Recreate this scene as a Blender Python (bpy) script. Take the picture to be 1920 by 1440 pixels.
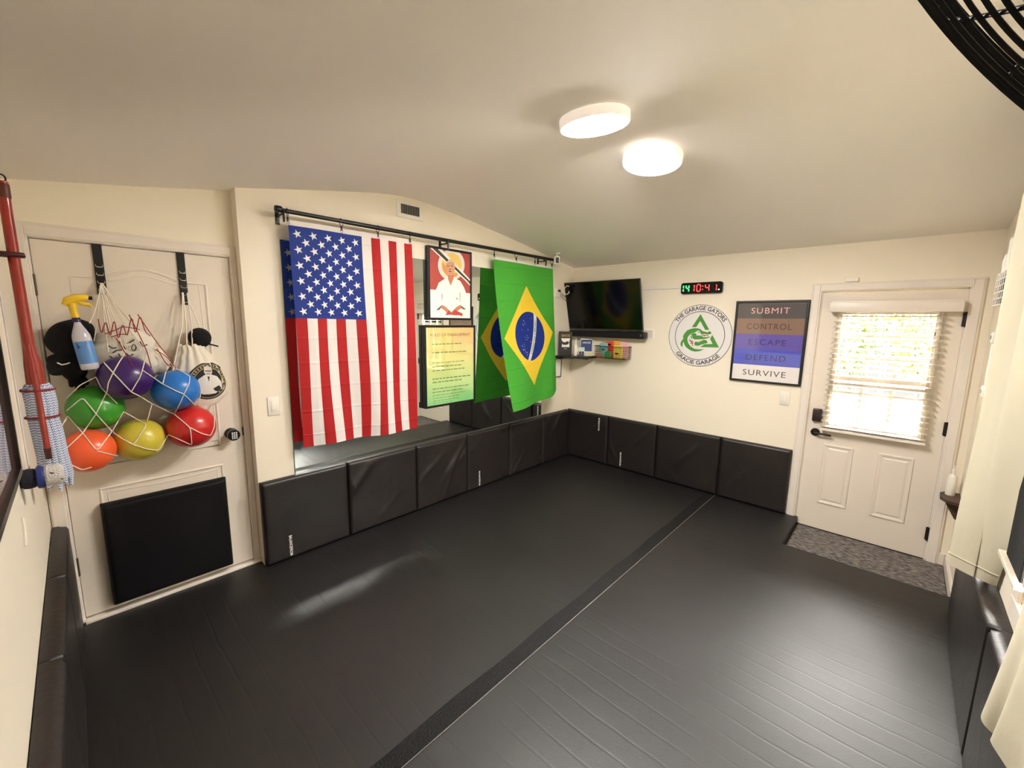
import bpy, bmesh, math, random
from mathutils import Vector, Matrix
from mathutils.geometry import tessellate_polygon
import numpy as np

for o in list(bpy.data.objects):
    bpy.data.objects.remove(o)
scene = bpy.context.scene
COL = scene.collection
rnd = random.Random(7)
PI = math.pi

# ------------------------------------------------------------------ camera
FOC, YAW, PITCH, ROLL = 781.389, 0.8180, -0.1499, 0.0146
CAM = np.array([-4.3508, -3.0652, 1.7775])
_fw = np.array([math.sin(YAW)*math.cos(PITCH), math.cos(YAW)*math.cos(PITCH), math.sin(PITCH)])
_r = np.array([math.cos(YAW), -math.sin(YAW), 0.0])
_u = np.cross(_r, _fw)
_R = _r*math.cos(ROLL) + _u*math.sin(ROLL)
_U = -_r*math.sin(ROLL) + _u*math.cos(ROLL)
cam_data = bpy.data.cameras.new('camera')
cam_data.sensor_width = 36.0
cam_data.lens = FOC/1920*36.0
cam_data.clip_start = 0.02
cam = bpy.data.objects.new('camera', cam_data)
COL.objects.link(cam)
cam.matrix_world = Matrix(((_R[0], _U[0], -_fw[0], CAM[0]), (_R[1], _U[1], -_fw[1], CAM[1]),
                           (_R[2], _U[2], -_fw[2], CAM[2]), (0, 0, 0, 1)))
scene.camera = cam

def at(px, py, axis, val):
    """point of the plane axis=val seen at a pixel of the 1920x1440 frame"""
    d = _fw + _R*(px-960)/FOC - _U*(py-720)/FOC
    i = 'xyz'.index(axis)
    return Vector(CAM + d*(val-CAM[i])/d[i])
def ray(px, py):
    d = _fw + _R*(px-960)/FOC - _U*(py-720)/FOC
    return Vector(CAM), Vector(d).normalized()

# ------------------------------------------------------------------ light and exposure
LAMP = 58.0          # the two ceiling lamps
RIM = 0.15             # faint glow of their translucent rims
SKY = 52.0
HORIZON = 0.26
world = bpy.data.worlds.new('sky')
scene.world = world
world.use_nodes = True
bg = world.node_tree.nodes['Background']
bg.inputs[0].default_value = (1.0, 0.97, 0.91, 1)
bg.inputs[1].default_value = 1.0
_wn = world.node_tree
_tc = _wn.nodes.new('ShaderNodeTexCoord'); _sp = _wn.nodes.new('ShaderNodeSeparateXYZ'); _mr = _wn.nodes.new('ShaderNodeMapRange')
_wn.links.new(_tc.outputs['Generated'], _sp.inputs[0]); _wn.links.new(_sp.outputs['Z'], _mr.inputs[0])
_mr.inputs[1].default_value = .12; _mr.inputs[2].default_value = .42; _mr.inputs[3].default_value = HORIZON; _mr.inputs[4].default_value = SKY
_wn.links.new(_mr.outputs[0], bg.inputs[1])      # hazy horizon behind the garden, bright sky above
sun_d = bpy.data.lights.new('sun', 'SUN')
sun_d.energy = 3.0
sun_d.angle = 0.02
sun_d.color = (1, .95, .86)
sun = bpy.data.objects.new('sun', sun_d)
COL.objects.link(sun)
sun.rotation_euler = Vector((0.42, 0.25, -0.87)).to_track_quat('-Z', 'Y').to_euler()
def portal(name, loc, rot, sx, sy):
    d = bpy.data.lights.new(name, 'AREA')
    d.shape = 'RECTANGLE'; d.size = sx; d.size_y = sy
    d.cycles.is_portal = True
    o = bpy.data.objects.new(name, d); COL.objects.link(o)
    o.location = loc; o.rotation_euler = rot
portal('door_light_portal', (0.14, -2.94, 1.41), (0, PI/2, 0), 0.92, 0.6)
portal('window_light_portal', (-2.55, -3.62, 1.38), (-PI/2, 0, 0), 0.95, 1.2)
vs = scene.view_settings
vs.view_transform = 'Standard'
vs.look = 'None'
vs.exposure = 1.93
vs.gamma = 1.0
vs.use_curve_mapping = False
scene.cycles.max_bounces = 10
scene.cycles.diffuse_bounces = 6
scene.cycles.glossy_bounces = 5
scene.cycles.transmission_bounces = 6
scene.cycles.transparent_max_bounces = 12
scene.cycles.caustics_reflective = False
scene.cycles.caustics_refractive = False
scene.cycles.sample_clamp_indirect = 12.0
scene.cycles.use_denoising = True

# ------------------------------------------------------------------ materials
def lin(c):
    return tuple((v/255/12.92 if v/255 <= .04045 else ((v/255+.055)/1.055)**2.4) for v in c[:3]) + (1,)
MATS = {}
def mat(name, rgb, rough=.5, metal=0.0, bump=None, coat=0.0, emit=0.0, spec=.5, trans=0.0, vary=0.0, sss=0.0):
    """principled material; bump=(noise scale, strength), vary = noise variation of the colour"""
    if name in MATS: return MATS[name]
    m = bpy.data.materials.new(name); m.use_nodes = True
    nt = m.node_tree; N = nt.nodes; L = nt.links
    b = N['Principled BSDF']
    b.inputs['Base Color'].default_value = lin(rgb)
    b.inputs['Roughness'].default_value = rough
    b.inputs['Metallic'].default_value = metal
    b.inputs['Specular IOR Level'].default_value = spec
    b.inputs['Coat Weight'].default_value = coat
    b.inputs['Coat Roughness'].default_value = 0.03
    b.inputs['Coat IOR'].default_value = 1.9 if coat >= 1 else 1.5
    b.inputs['Transmission Weight'].default_value = trans
    if emit:
        b.inputs['Emission Color'].default_value = lin(rgb)
        b.inputs['Emission Strength'].default_value = emit
    tc = N.new('ShaderNodeTexCoord')
    if bump:
        n = N.new('ShaderNodeTexNoise'); n.inputs['Scale'].default_value = bump[0]
        n.inputs['Detail'].default_value = 4
        L.new(tc.outputs['Object'], n.inputs['Vector'])
        bp = N.new('ShaderNodeBump'); bp.inputs['Strength'].default_value = bump[1]
        bp.inputs['Distance'].default_value = 0.01
        L.new(n.outputs['Fac'], bp.inputs['Height'])
        L.new(bp.outputs['Normal'], b.inputs['Normal'])
    if vary:
        n2 = N.new('ShaderNodeTexNoise'); n2.inputs['Scale'].default_value = 9
        L.new(tc.outputs['Object'], n2.inputs['Vector'])
        mx = N.new('ShaderNodeMix'); mx.data_type = 'RGBA'
        c = lin(rgb)
        mx.inputs[6].default_value = tuple(v*(1-vary) for v in c[:3])+(1,)
        mx.inputs[7].default_value = tuple(min(1, v*(1+vary)) for v in c[:3])+(1,)
        L.new(n2.outputs['Fac'], mx.inputs[0])
        L.new(mx.outputs[2], b.inputs['Base Color'])
    MATS[name] = m
    return m
def nodes_of(m):
    nt = m.node_tree
    return nt, nt.nodes, nt.links, nt.nodes['Principled BSDF']
def math_node(nt, op, a, b=None, c=None):
    n = nt.nodes.new('ShaderNodeMath'); n.operation = op
    for i, v in enumerate((a, b, c)):
        if v is None: continue
        if isinstance(v, (int, float)): n.inputs[i].default_value = v
        else: nt.links.new(v, n.inputs[i])
    return n.outputs[0]
def mix_col(nt, fac, a, b):
    n = nt.nodes.new('ShaderNodeMix'); n.data_type = 'RGBA'
    nt.links.new(fac, n.inputs[0])
    for s, v in ((6, a), (7, b)):
        if isinstance(v, tuple): n.inputs[s].default_value = v
        else: nt.links.new(v, n.inputs[s])
    return n.outputs[2]

M_WALL = mat('cream wall paint', (239, 230, 212), .6, bump=(160, .04))
M_CEIL = mat('cream ceiling paint', (246, 241, 236), .75, bump=(60, .05))
M_WHITE = mat('white trim paint', (231, 222, 212), .38)
M_DOOR = mat('white door paint', (229, 219, 206), .42, bump=(90, .02))
M_PLASTIC = mat('white plastic', (236, 230, 220), .35)
M_BLACK = mat('black satin metal', (16, 15, 15), .38)
M_BLKPLA = mat('black plastic', (14, 14, 16), .3)
M_BRONZE = mat('dark bronze', (40, 34, 30), .4, metal=.6)
M_HINGE = mat('aged hinge steel', (92, 80, 66), .4, metal=.8)
M_VINYL = mat('black vinyl', (33, 28, 27), .42, bump=(45, .16))
M_VINYL2 = mat('smooth black vinyl', (9, 8, 11), .55, bump=(45, .06), spec=.22)
M_CORD = mat('white cord', (238, 228, 214), .7)
M_WHITECLOTH = mat('white cotton cloth', (228, 220, 206), .85, bump=(35, .2))
M_BLACKCLOTH = mat('black cotton cloth', (9, 9, 11), .95, bump=(60, .3))
M_RED = mat('red painted handle', (150, 38, 22), .3, coat=.3)
M_PRINTW = mat('white print', (240, 236, 230), .5)
M_PRINTB = mat('black print', (26, 24, 24), .5)
M_CHROME = mat('polished steel', (200, 200, 200), .2, metal=1)

# ------------------------------------------------------------------ mesh helpers
class MB:
    """collects shapes in world coordinates; build() links them as one mesh object"""
    def __init__(s):
        s.v = []; s.f = []; s.m = []; s.uv = {}
        s.cur = 0
    def add(s, verts, faces, uvs=None):
        k = len(s.v)
        s.v += [tuple(p) for p in verts]
        for f in faces:
            s.f.append(tuple(i+k for i in f)); s.m.append(s.cur)
        if uvs:
            for i, w in enumerate(uvs): s.uv[k+i] = w
        return s
    def box(s, x0, x1, y0, y1, z0, z1, bevel=0, M=None, seg=2):
        bm = bmesh.new()
        bmesh.ops.create_cube(bm, size=1)
        for v in bm.verts:
            v.co = Vector((x0+(x1-x0)*(v.co.x+.5), y0+(y1-y0)*(v.co.y+.5), z0+(z1-z0)*(v.co.z+.5)))
        if bevel:
            bmesh.ops.bevel(bm, geom=list(bm.edges), offset=bevel, segments=seg, profile=.5, affect='EDGES')
        return s.bm(bm, M)
    def bm(s, bm, M=None):
        bm.verts.ensure_lookup_table(); bm.verts.index_update()
        s.add([(M @ v.co if M else v.co) for v in bm.verts], [[v.index for v in f.verts] for f in bm.faces])
        bm.free()
        return s
    def tube(s, pts, r, n=8, closed=False, cap=True):
        pts = [Vector(p) for p in pts]
        P = []
        for p in pts:
            if not P or (p-P[-1]).length > 1e-6: P.append(p)
        pts = P
        N = len(pts); vs = []; fs = []
        rad = r if isinstance(r, (list, tuple)) else [r]*N
        up = None
        for i, p in enumerate(pts):
            if closed: t = pts[(i+1) % N]-pts[i-1]
            else: t = pts[min(i+1, N-1)]-pts[max(i-1, 0)]
            t.normalize()
            if up is None:
                a = Vector((0, 0, 1)) if abs(t.z) < .9 else Vector((1, 0, 0))
                up = (a - t*a.dot(t)).normalized()
            else:
                up = (up - t*up.dot(t))
                up = up.normalized() if up.length > 1e-5 else t.orthogonal().normalized()
            b = t.cross(up)
            for k in range(n):
                a = 2*PI*k/n
                vs.append(p + (up*math.cos(a)+b*math.sin(a))*rad[i])
        for i in range(N if closed else N-1):
            j = (i+1) % N
            for k in range(n):
                fs.append((i*n+k, i*n+(k+1) % n, j*n+(k+1) % n, j*n+k))
        if cap and not closed:
            fs.append(tuple(range(n))[::-1]); fs.append(tuple((N-1)*n+k for k in range(n)))
        return s.add(vs, fs)
    def lathe(s, prof, n=32, M=None):
        """profile of (radius, height) around local z"""
        vs = []; fs = []
        for (r, z) in prof:
            for k in range(n):
                a = 2*PI*k/n
                p = Vector((r*math.cos(a), r*math.sin(a), z))
                vs.append(M @ p if M else p)
        for i in range(len(prof)-1):
            for k in range(n):
                fs.append((i*n+k, i*n+(k+1) % n, (i+1)*n+(k+1) % n, (i+1)*n+k))
        if prof[0][0] > 1e-6: fs.append(tuple(range(n))[::-1])
        if prof[-1][0] > 1e-6: fs.append(tuple((len(prof)-1)*n+k for k in range(n)))
        return s.add(vs, fs)
    def grid(s, fn, nu, nv, uv=True, close_u=False):
        vs = []; uvs = []; fs = []
        W = nu if close_u else nu+1
        for j in range(nv+1):
            for i in range(W):
                vs.append(fn(i/nu, j/nv)); uvs.append((i/nu, j/nv))
        for j in range(nv):
            for i in range(nu):
                a = j*W+i; b = j*W+(i+1) % W
                fs.append((a, b, b+W, a+W))
        return s.add(vs, fs, uvs if uv else None)
    def poly(s, pts):
        """flat filled outline of 3-D points"""
        pts = [Vector(p) for p in pts]
        tris = tessellate_polygon([pts])
        return s.add(pts, [tuple(t) for t in tris])
    def prism(s, pts, d):
        """outline extruded by vector d"""
        pts = [Vector(p) for p in pts]; n = len(pts); d = Vector(d)
        tris = [tuple(t) for t in tessellate_polygon([pts])]
        fs = tris + [tuple(i+n for i in t[::-1]) for t in tris]
        fs += [(i, (i+1) % n, (i+1) % n+n, i+n) for i in range(n)]
        return s.add(pts+[p+d for p in pts], fs)
    def sphere(s, c, r, nu=32, nv=20, M=None):
        c = Vector(c)
        R = r if isinstance(r, (tuple, list)) else (r, r, r)
        def fn(u, v):
            th = PI*v; ph = 2*PI*u
            p = Vector((R[0]*math.sin(th)*math.cos(ph), R[1]*math.sin(th)*math.sin(ph), R[2]*math.cos(th)))
            return c + (M @ p if M else p)
        return s.grid(fn, nu, nv, close_u=True, uv=False)
    def build(s, name, mats, parent=None, smooth=False, angle=35, origin=None, fix=True):
        me = bpy.data.meshes.new(name)
        if parent is not None:
            off = Vector((0, 0, 0)); q = parent
            while q is not None: off += q.location; q = q.parent
            loc = Vector((0, 0, 0))
        else:
            A = np.array(s.v)
            off = Vector(origin) if origin else Vector(((A[:, 0].min()+A[:, 0].max())/2, (A[:, 1].min()+A[:, 1].max())/2, A[:, 2].min()))
            loc = off
        me.from_pydata([tuple(Vector(p)-off) for p in s.v], [], s.f)
        if not isinstance(mats, (list, tuple)): mats = [mats]
        for m in mats: me.materials.append(m)
        me.polygons.foreach_set('material_index', s.m)
        if s.uv:
            ul = me.uv_layers.new(name='map')
            for lp in me.loops: ul.data[lp.index].uv = s.uv.get(lp.vertex_index, (0, 0))
        if fix:
            bm = bmesh.new(); bm.from_mesh(me)
            bmesh.ops.recalc_face_normals(bm, faces=bm.faces)
            bm.to_mesh(me); bm.free()
        if smooth:
            me.shade_smooth()
            me.set_sharp_from_angle(angle=math.radians(angle))
        me.update()
        o = bpy.data.objects.new(name, me); COL.objects.link(o)
        o.parent = parent
        o.location = loc
        return o
def tag(o, label=None, cat=None, group=None, kind=None):
    if label: o['label'] = label
    if cat: o['category'] = cat
    if group: o['group'] = group
    if kind: o['kind'] = kind
    return o
def thing(name, loc, label, cat, group=None, kind=None):
    o = bpy.data.objects.new(name, None); COL.objects.link(o)
    o.location = loc; o.empty_display_size = .05
    return tag(o, label, cat, group, kind)
def struct(o): o['kind'] = 'structure'; return o
def copy_tree(o, parent=None):
    c = o.copy(); COL.objects.link(c); c.parent = parent
    for ch in list(o.children): copy_tree(ch, c)
    return c

_font_cache = {}
def text_geo(body, size=1.0, bold=0.0, align='CENTER', space=1.0):
    """triangles of a line of lettering in its own plane"""
    key = (body, bold, align, space)
    if key not in _font_cache:
        cu = bpy.data.curves.new('t', 'FONT'); cu.body = body; cu.size = 1.0
        cu.align_x = align; cu.align_y = 'CENTER'; cu.offset = bold; cu.space_character = space
        cu.resolution_u = 3; cu.fill_mode = 'FRONT'
        ob = bpy.data.objects.new('t', cu); COL.objects.link(ob)
        dg = bpy.context.evaluated_depsgraph_get()
        me = ob.evaluated_get(dg).to_mesh()
        V = [tuple(v.co[:2]) for v in me.vertices]; F = [tuple(p.vertices) for p in me.polygons]
        ob.evaluated_get(dg).to_mesh_clear()
        bpy.data.objects.remove(ob); bpy.data.curves.remove(cu)
        _font_cache[key] = (V, F)
    V, F = _font_cache[key]
    return [(x*size, y*size) for x, y in V], F
def letters(mb, body, size, fn, bold=0.0, width=None, align='CENTER', space=1.0):
    V, F = text_geo(body, size, bold, align, space)
    if not V: return
    k = 1.0
    if width:
        w = max(v[0] for v in V)-min(v[0] for v in V); k = width/w
    mb.add([fn(x*k, y) for x, y in V], F)
def on_back(x, y, z):          # plane facing -y
    return lambda a, b: (x+a, y, z+b)
def on_far(x, y, z):           # plane facing -x
    return lambda a, b: (x, y-a, z+b)

# ================================================================== setting
ZM = 0.078                     # top of the exercise mats
WL, WR = -4.515, -3.475        # left wall (x), curtain wall (y)
DY = 0.10                      # recessed wall with the inner door
JX = -3.563                    # where the back wall steps forward
prof = [(-4.75, 2.36), (-4.515, 2.398), (-4.0, 2.478), (-3.562, 2.552), (-3.05, 2.652), (-2.75, 2.706), (-2.56, 2.738),
        (-2.45, 2.751), (-2.35, 2.756), (-2.25, 2.754), (-2.1, 2.744), (-1.816, 2.712), (-1.111, 2.612), (0.0, 2.430), (0.15, 2.405)]
def ceil_z(x):
    for (a, za), (b, zb) in zip(prof, prof[1:]):
        if a <= x <= b: return za+(zb-za)*(x-a)/(b-a)
mb = MB()
for y0, y1 in ((-3.7, 0.3),):
    n = len(prof)
    fine = []
    for i in range(121):
        x = -4.75+4.9*i/120
        # smooth the profile a little so the ridge stays soft
        z = sum(ceil_z(min(.15, max(-4.75, x+d)))*w for d, w in ((-.12, .2), (-.06, .2), (0, .2), (.06, .2), (.12, .2)))
        fine.append((x, z))
    vs = [(x, y0, z) for x, z in fine]+[(x, y1, z) for x, z in fine]
    vs += [(x, y0, z+.12) for x, z in fine]+[(x, y1, z+.12) for x, z in fine]
    k = len(fine); fs = []
    for i in range(k-1):
        fs += [(i, i+1, k+i+1, k+i), (2*k+i, 3*k+i, 3*k+i+1, 2*k+i+1)]
        fs += [(i, 2*k+i, 2*k+i+1, i+1), (k+i, k+i+1, 3*k+i+1, 3*k+i)]
    fs += [(0, k, 3*k, 2*k), (k-1, 3*k-1, 4*k-1, 2*k-1)]
    mb.add(vs, fs)
struct(mb.build('ceiling', M_CEIL, smooth=True))
struct(MB().box(-4.75, 0.13, -3.62, 0.25, -.12, 0).build('floor', mat('grey concrete', (120, 115, 108), .8)))
TOPW = 2.62
def wall_prism(pts, d): return MB().prism(pts, d)
mb = MB()
def zc(x): return ceil_z(x)+.04
xs = [JX, -3.05, -2.56, -2.35, -2.1, -1.5, -1.0, -.5, 0.0]
mb.prism([(JX, 0, 0), (0, 0, 0)]+[(x, 0, zc(x)) for x in xs[::-1]], (0, .25, 0))
IX0, IX1, IZ0, IZ1 = -4.430, -3.604, .103, 2.143       # inner door slab
mb.prism([(WL-.1, DY, 0), (IX0-.012, DY, 0), (IX0-.012, DY, IZ1+.012), (IX1+.012, DY, IZ1+.012), (IX1+.012, DY, 0), (JX, DY, 0),
          (JX, DY, zc(JX)), (WL-.1, DY, zc(WL))], (0, .15, 0))
mb.box(IX0-.05, IX1+.05, DY+.07, DY+.15, 0, IZ1+.05)
struct(mb.build('wall_back', M_WALL))
EY0, EY1, EZ0, EZ1 = -2.523, -3.352, .015, 2.047       # outer door slab
mb = MB()
mb.box(0, .12, EY0+.012, .25, 0, 2.47)
mb.box(0, .12, WR-.14, EY1-.012, 0, 2.47)
mb.box(0, .12, EY1-.012, EY0+.012, EZ1+.012, 2.47)
struct(mb.build('wall_far', M_WALL))
mb = MB()
WX0, WX1, WZ0, WZ1 = -3.15, -2.10, .80, 1.95           # window in the curtain wall
def zc2(x): return ceil_z(x)+.04
mb.prism([(WL-.1, WR, 0), (WX0, WR, 0), (WX0, WR, zc(WX0)), (-4.0, WR, zc(-4.0)), (WL-.1, WR, zc(WL))], (0, -.13, 0))
mb.prism([(WX1, WR, 0), (0.1, WR, 0), (0.1, WR, zc(.1)), (WX1, WR, zc(WX1))], (0, -.13, 0))
mb.box(WX0, WX1, WR-.13, WR, 0, WZ0)
mb.prism([(WX0, WR, WZ1), (WX1, WR, WZ1), (WX1, WR, zc(WX1)), (-2.35, WR, zc(-2.35)), (-2.56, WR, zc(-2.56)), (WX0, WR, zc(WX0))], (0, -.13, 0))
struct(mb.build('wall_right', M_WALL))
mb = MB()
mb.prism([(-4.503, .12, 0), (-4.545, -3.55, 0), (-4.68, -3.55, 0), (-4.68, .12, 0)], (0, 0, 2.44))
struct(mb.build('wall_left', M_WALL))
# baseboards in the low corner by the outer door
mb = MB()
mb.box(-.85, 0, WR, WR+.014, 0, .085, .003).box(-.85, 0, WR, WR+.009, .085, .1, .002)
struct(mb.build('baseboard_right', M_WHITE))
mb = MB()
mb.box(-.014, 0, -3.46, -3.428, 0, .1, .003)
struct(mb.build('baseboard_far', M_WHITE))

# ---- outer door
d2 = thing('door_2', (0.0, (EY0+EY1)/2, EZ0), 'white half-glazed exterior door with two raised lower panels beside the dark carpet', None, kind='structure')
mb = MB()
GY0, GY1, GZ0, GZ1 = -2.665, -3.215, .955, 1.875
mb.box(.006, .05, GY0, EY0, EZ0, EZ1).box(.006, .05, EY1, GY1, EZ0, EZ1)
mb.box(.006, .05, GY1, GY0, EZ0, GZ0).box(.006, .05, GY1, GY0, GZ1, EZ1)
slab = mb.build('slab', M_DOOR, d2)
def raised_panel(y0, y1, z0, z1):
    m = MB()
    def ring(ins, x): return [(x, y0-ins, z0+ins), (x, y1+ins, z0+ins), (x, y1+ins, z1-ins), (x, y0-ins, z1-ins)]
    L = [ring(0, .007), ring(.006, -.004), ring(.014, -.003), ring(.03, .004), ring(.045, -.002)]
    vs = [p for r_ in L for p in r_]; fs = []
    for i in range(len(L)-1):
        for k in range(4): fs.append((i*4+k, i*4+(k+1) % 4, (i+1)*4+(k+1) % 4, (i+1)*4+k))
    fs.append(tuple((len(L)-1)*4+k for k in range(4)))
    return m.add(vs, fs)
raised_panel(-2.655, -2.858, .25, .78).build('lower_panel', M_DOOR, d2)
raised_panel(-3.008, -3.22, .25, .78).build('lower_panel', M_DOOR, d2)
mb = MB()
for w, x in ((.035, -.008), (.02, -.014)):
    y0, y1, z0, z1 = GY0+.03, GY1-.03, GZ0-.03, GZ1+.03
    mb.box(x, .01, y1, y0, z0, z0+w, .003).box(x, .01, y1, y0, z1-w, z1, .003)
    mb.box(x+.0005, .01, y0-w, y0, z0+w-.004, z1-w+.004, .003).box(x+.0005, .01, y1, y1+w, z0+w-.004, z1-w+.004, .003)
mb.build('glazing_frame', M_WHITE, d2)
M_GLASS = bpy.data.materials.new('window glass'); M_GLASS.use_nodes = True
nt = M_GLASS.node_tree; nt.nodes.clear()
_o = nt.nodes.new('ShaderNodeOutputMaterial'); _m = nt.nodes.new('ShaderNodeMixShader')
_t = nt.nodes.new('ShaderNodeBsdfTransparent'); _g = nt.nodes.new('ShaderNodeBsdfGlossy'); _f = nt.nodes.new('ShaderNodeFresnel')
_g.inputs['Roughness'].default_value = .0; _f.inputs['IOR'].default_value = 1.45
nt.links.new(_f.outputs[0], _m.inputs[0]); nt.links.new(_t.outputs[0], _m.inputs[1]); nt.links.new(_g.outputs[0], _m.inputs[2])
nt.links.new(_m.outputs[0], _o.inputs[0])
MB().box(.036, .04, GY1, GY0, GZ0, GZ1).build('glass', M_GLASS, d2)
mb = MB()
for k in (1, 2):
    y = GY0+(GY1-GY0)*k/3
    mb.box(.028, .048, y-.011, y+.011, GZ0, GZ1, .003)
for z in (1.07, 1.23, 1.52, 1.70):
    mb.box(.0295, .0475, GY1, GY0, z-.010, z+.010, .003)
mb.build('muntin_grid', M_WHITE, d2)
mb = MB()
mb.box(.014, .05, GY1, GY0, 1.335, 1.375, .004).box(.008, .05, GY1, GY0, 1.28, 1.315, .004)
mb.build('sash_rail', M_WHITE, d2)
for z in (1.835, 1.04, .222):
    m = MB().box(-.006, .006, EY1-.01, EY1+.012, z-.05, z+.05, .002)
    m.tube([(-.008, EY1-.001, z-.052), (-.008, EY1-.001, z+.052)], .007, 10)
    m.build('hinge', M_BRONZE, d2, smooth=True)
hd = MB()
hd.lathe([(0, 0), (.033, 0), (.033, .006), (.028, .012), (.012, .014), (.011, .045), (0, .047)], 28,
         Matrix.Translation((.006, -2.585, .868)) @ Matrix.Rotation(-PI/2, 4, 'Y'))
hd.tube([(-.036, -2.585, .868), (-.04, -2.61, .868), (-.042, -2.66, .866), (-.04, -2.70, .863)], [.011, .010, .009, .008], 12)
hd.build('door_handle', M_BRONZE, d2, smooth=True)
kp = MB().box(-.028, .006, -2.618, -2.553, .965, 1.075, .008)
kp.build('keypad_lock', mat('brown black plastic', (48, 38, 33), .35), d2, smooth=True)
MB().box(-.0, .05, EY1, EY0, .001, .016, .003).build('door_sweep', M_BRONZE, d2)
mb = MB()
for y0, y1 in ((EY0+.008, EY0+.075), (EY1-.075, EY1-.008)):
    mb.box(-.016, .002, y0, y1, 0, EZ1+.075, .004).box(-.022, .002, y0+.010, y1-.010, 0, EZ1+.066, .005)
mb.box(-.0155, .002, EY1-.0085, EY0+.0085, EZ1+.008, EZ1+.075, .004).box(-.0215, .002, EY1-.018, EY0+.018, EZ1+.014, EZ1+.066, .005)
# jamb faces inside the opening
mb.box(.0, .10, EY0+.001, EY0+.012, 0, EZ1+.012).box(.0, .10, EY1-.012, EY1-.001, 0, EZ1+.012)
mb.box(.052, .10, EY1, EY0, EZ1+.001, EZ1+.012).box(.052, .075, EY0-.02, EY0+.005, 0, EZ1).box(.052, .075, EY1-.005, EY1+.02, 0, EZ1)
struct(mb.build('trim_1', M_WHITE))

# ---- inner door
d1 = thing('door_1', ((IX0+IX1)/2, DY, IZ0), 'white interior door with an arched upper panel behind the netted balls', None, kind='structure')
mb = MB().box(IX0, IX1, DY, DY+.04, IZ0, IZ1, .002)
mb.build('slab', M_DOOR, d1)
def molding(path, nm):
    m = MB()
    P = [Vector(p) for p in path]
    c = sum(P, Vector())/len(P)
    m.tube(P, .009, 8, closed=True)
    Q = [p+(c-p).normalized()*.035 for p in P]
    m.tube([q+Vector((0, .002, 0)) for q in Q], .007, 8, closed=True)
    m.build(nm, M_DOOR, d1, smooth=True)
ax0, ax1 = -4.305, -3.735
def dense(P, n=10):
    out = []
    for a, b in zip(P, P[1:]+P[:1]):
        a = Vector(a); b = Vector(b)
        out += [a+(b-a)*i/n for i in range(n)]
    return out
arch = [(ax0, DY+.003, .955), (ax1, DY+.003, .955), (ax1, DY+.003, 1.968), (-3.86, DY+.003, 1.975)]
for i in range(1, 16):
    t = i/16; x = -3.86+(-4.18+3.86)*t
    arch.append((x, DY+.003, 1.975+.055*math.sin(PI*t)))
arch += [(-4.18, DY+.003, 1.975), (ax0, DY+.003, 1.97)]
molding(arch, 'upper_panel_molding')
molding(dense([(ax0, DY+.003, .30), (ax1, DY+.003, .30), (ax1, DY+.003, .82), (ax0, DY+.003, .82)]), 'lower_panel_molding')
for z in (1.92, 1.13, .41):
    m = MB().box(IX0-.012, IX0+.004, DY-.004, DY+.01, z-.05, z+.05, .002)
    m.tube([(IX0-.004, DY-.006, z-.052), (IX0-.004, DY-.006, z+.052)], .007, 10)
    m.build('hinge', M_HINGE, d1, smooth=True)
kb = MB()
kx, kz = -3.672, 1.022
KM = Matrix.Translation((kx, DY, kz)) @ Matrix.Rotation(PI/2, 4, 'X')
kb.lathe([(0, 0), (.036, 0), (.036, .008), (.02, .014), (.016, .04), (.024, .046), (.034, .052), (.036, .075), (.033, .083), (0, .084)], 32, KM)
knob = kb.build('door_handle', M_BLKPLA, d1, smooth=True)
kk = MB()
for i in range(3):
    for j in range(4):
        kk.box(kx-.014+i*.0115, kx-.006+i*.0115, DY-.0865, DY-.083, kz-.022+j*.0118, kz-.0135+j*.0118, .001)
kk.build('key', mat('white key print', (220, 220, 215), .5), knob)
MB().box(IX1-.003, IX1+.006, DY-.004, DY+.02, kz-.03, kz+.03, .002).build('strike_plate', M_BLKPLA, d1)
mb = MB()
mb.box(IX0-.07, IX0-.004, DY-.016, DY, ZM, IZ1+.075, .004).box(IX0-.065, IX0-.012, DY-.022, DY, ZM, IZ1+.07, .005)
mb.box(IX1+.004, JX-.001, DY-.016, DY, ZM, IZ1+.075, .004)
mb.box(IX0-.0045, IX1+.0045, DY-.0155, DY, IZ1+.006, IZ1+.075, .004).box(IX0-.014, IX1+.012, DY-.0215, DY, IZ1+.014, IZ1+.066, .005)
mb.box(IX0-.012, IX0-.002, DY, DY+.05, 0, IZ1+.01).box(IX1+.002, IX1+.012, DY, DY+.05, 0, IZ1+.01).box(IX0, IX1, DY, DY+.05, IZ1+.003, IZ1+.012)
struct(mb.build('trim_2', M_WHITE))
struct(MB().box(IX0-.005, JX, .066, .16, 0, ZM+.014, .004).build('trim_3', M_WHITE))

# ---- window behind the curtains
w1 = thing('window_1', ((WX0+WX1)/2, WR, WZ0), 'white framed window behind the cream curtains', None, kind='structure')
mb = MB()
mb.box(WX0-.07, WX1+.07, WR, WR+.016, WZ0-.075, WZ0, .003).box(WX0-.07, WX1+.07, WR, WR+.016, WZ1, WZ1+.07, .003)
mb.box(WX0-.07, WX0, WR, WR+.016, WZ0, WZ1, .003).box(WX1, WX1+.07, WR, WR+.016, WZ0, WZ1, .003)
mb.build('window_frame', M_WHITE, w1)
mb = MB()
for a, b, c, d in ((WX0, WX1, WZ0, WZ0+.05), (WX0, WX1, WZ1-.05, WZ1), (WX0, WX1, 1.36, 1.40), (WX0, WX0+.045, WZ0, WZ1), (WX1-.045, WX1, WZ0, WZ1)):
    mb.box(a, b, WR-.08, WR-.045, c, d, .003)
mb.build('sash', M_WHITE, w1)
MB().box(WX0, WX1, WR-.065, WR-.06, WZ0, WZ1).build('glass', M_GLASS, w1)

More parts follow.
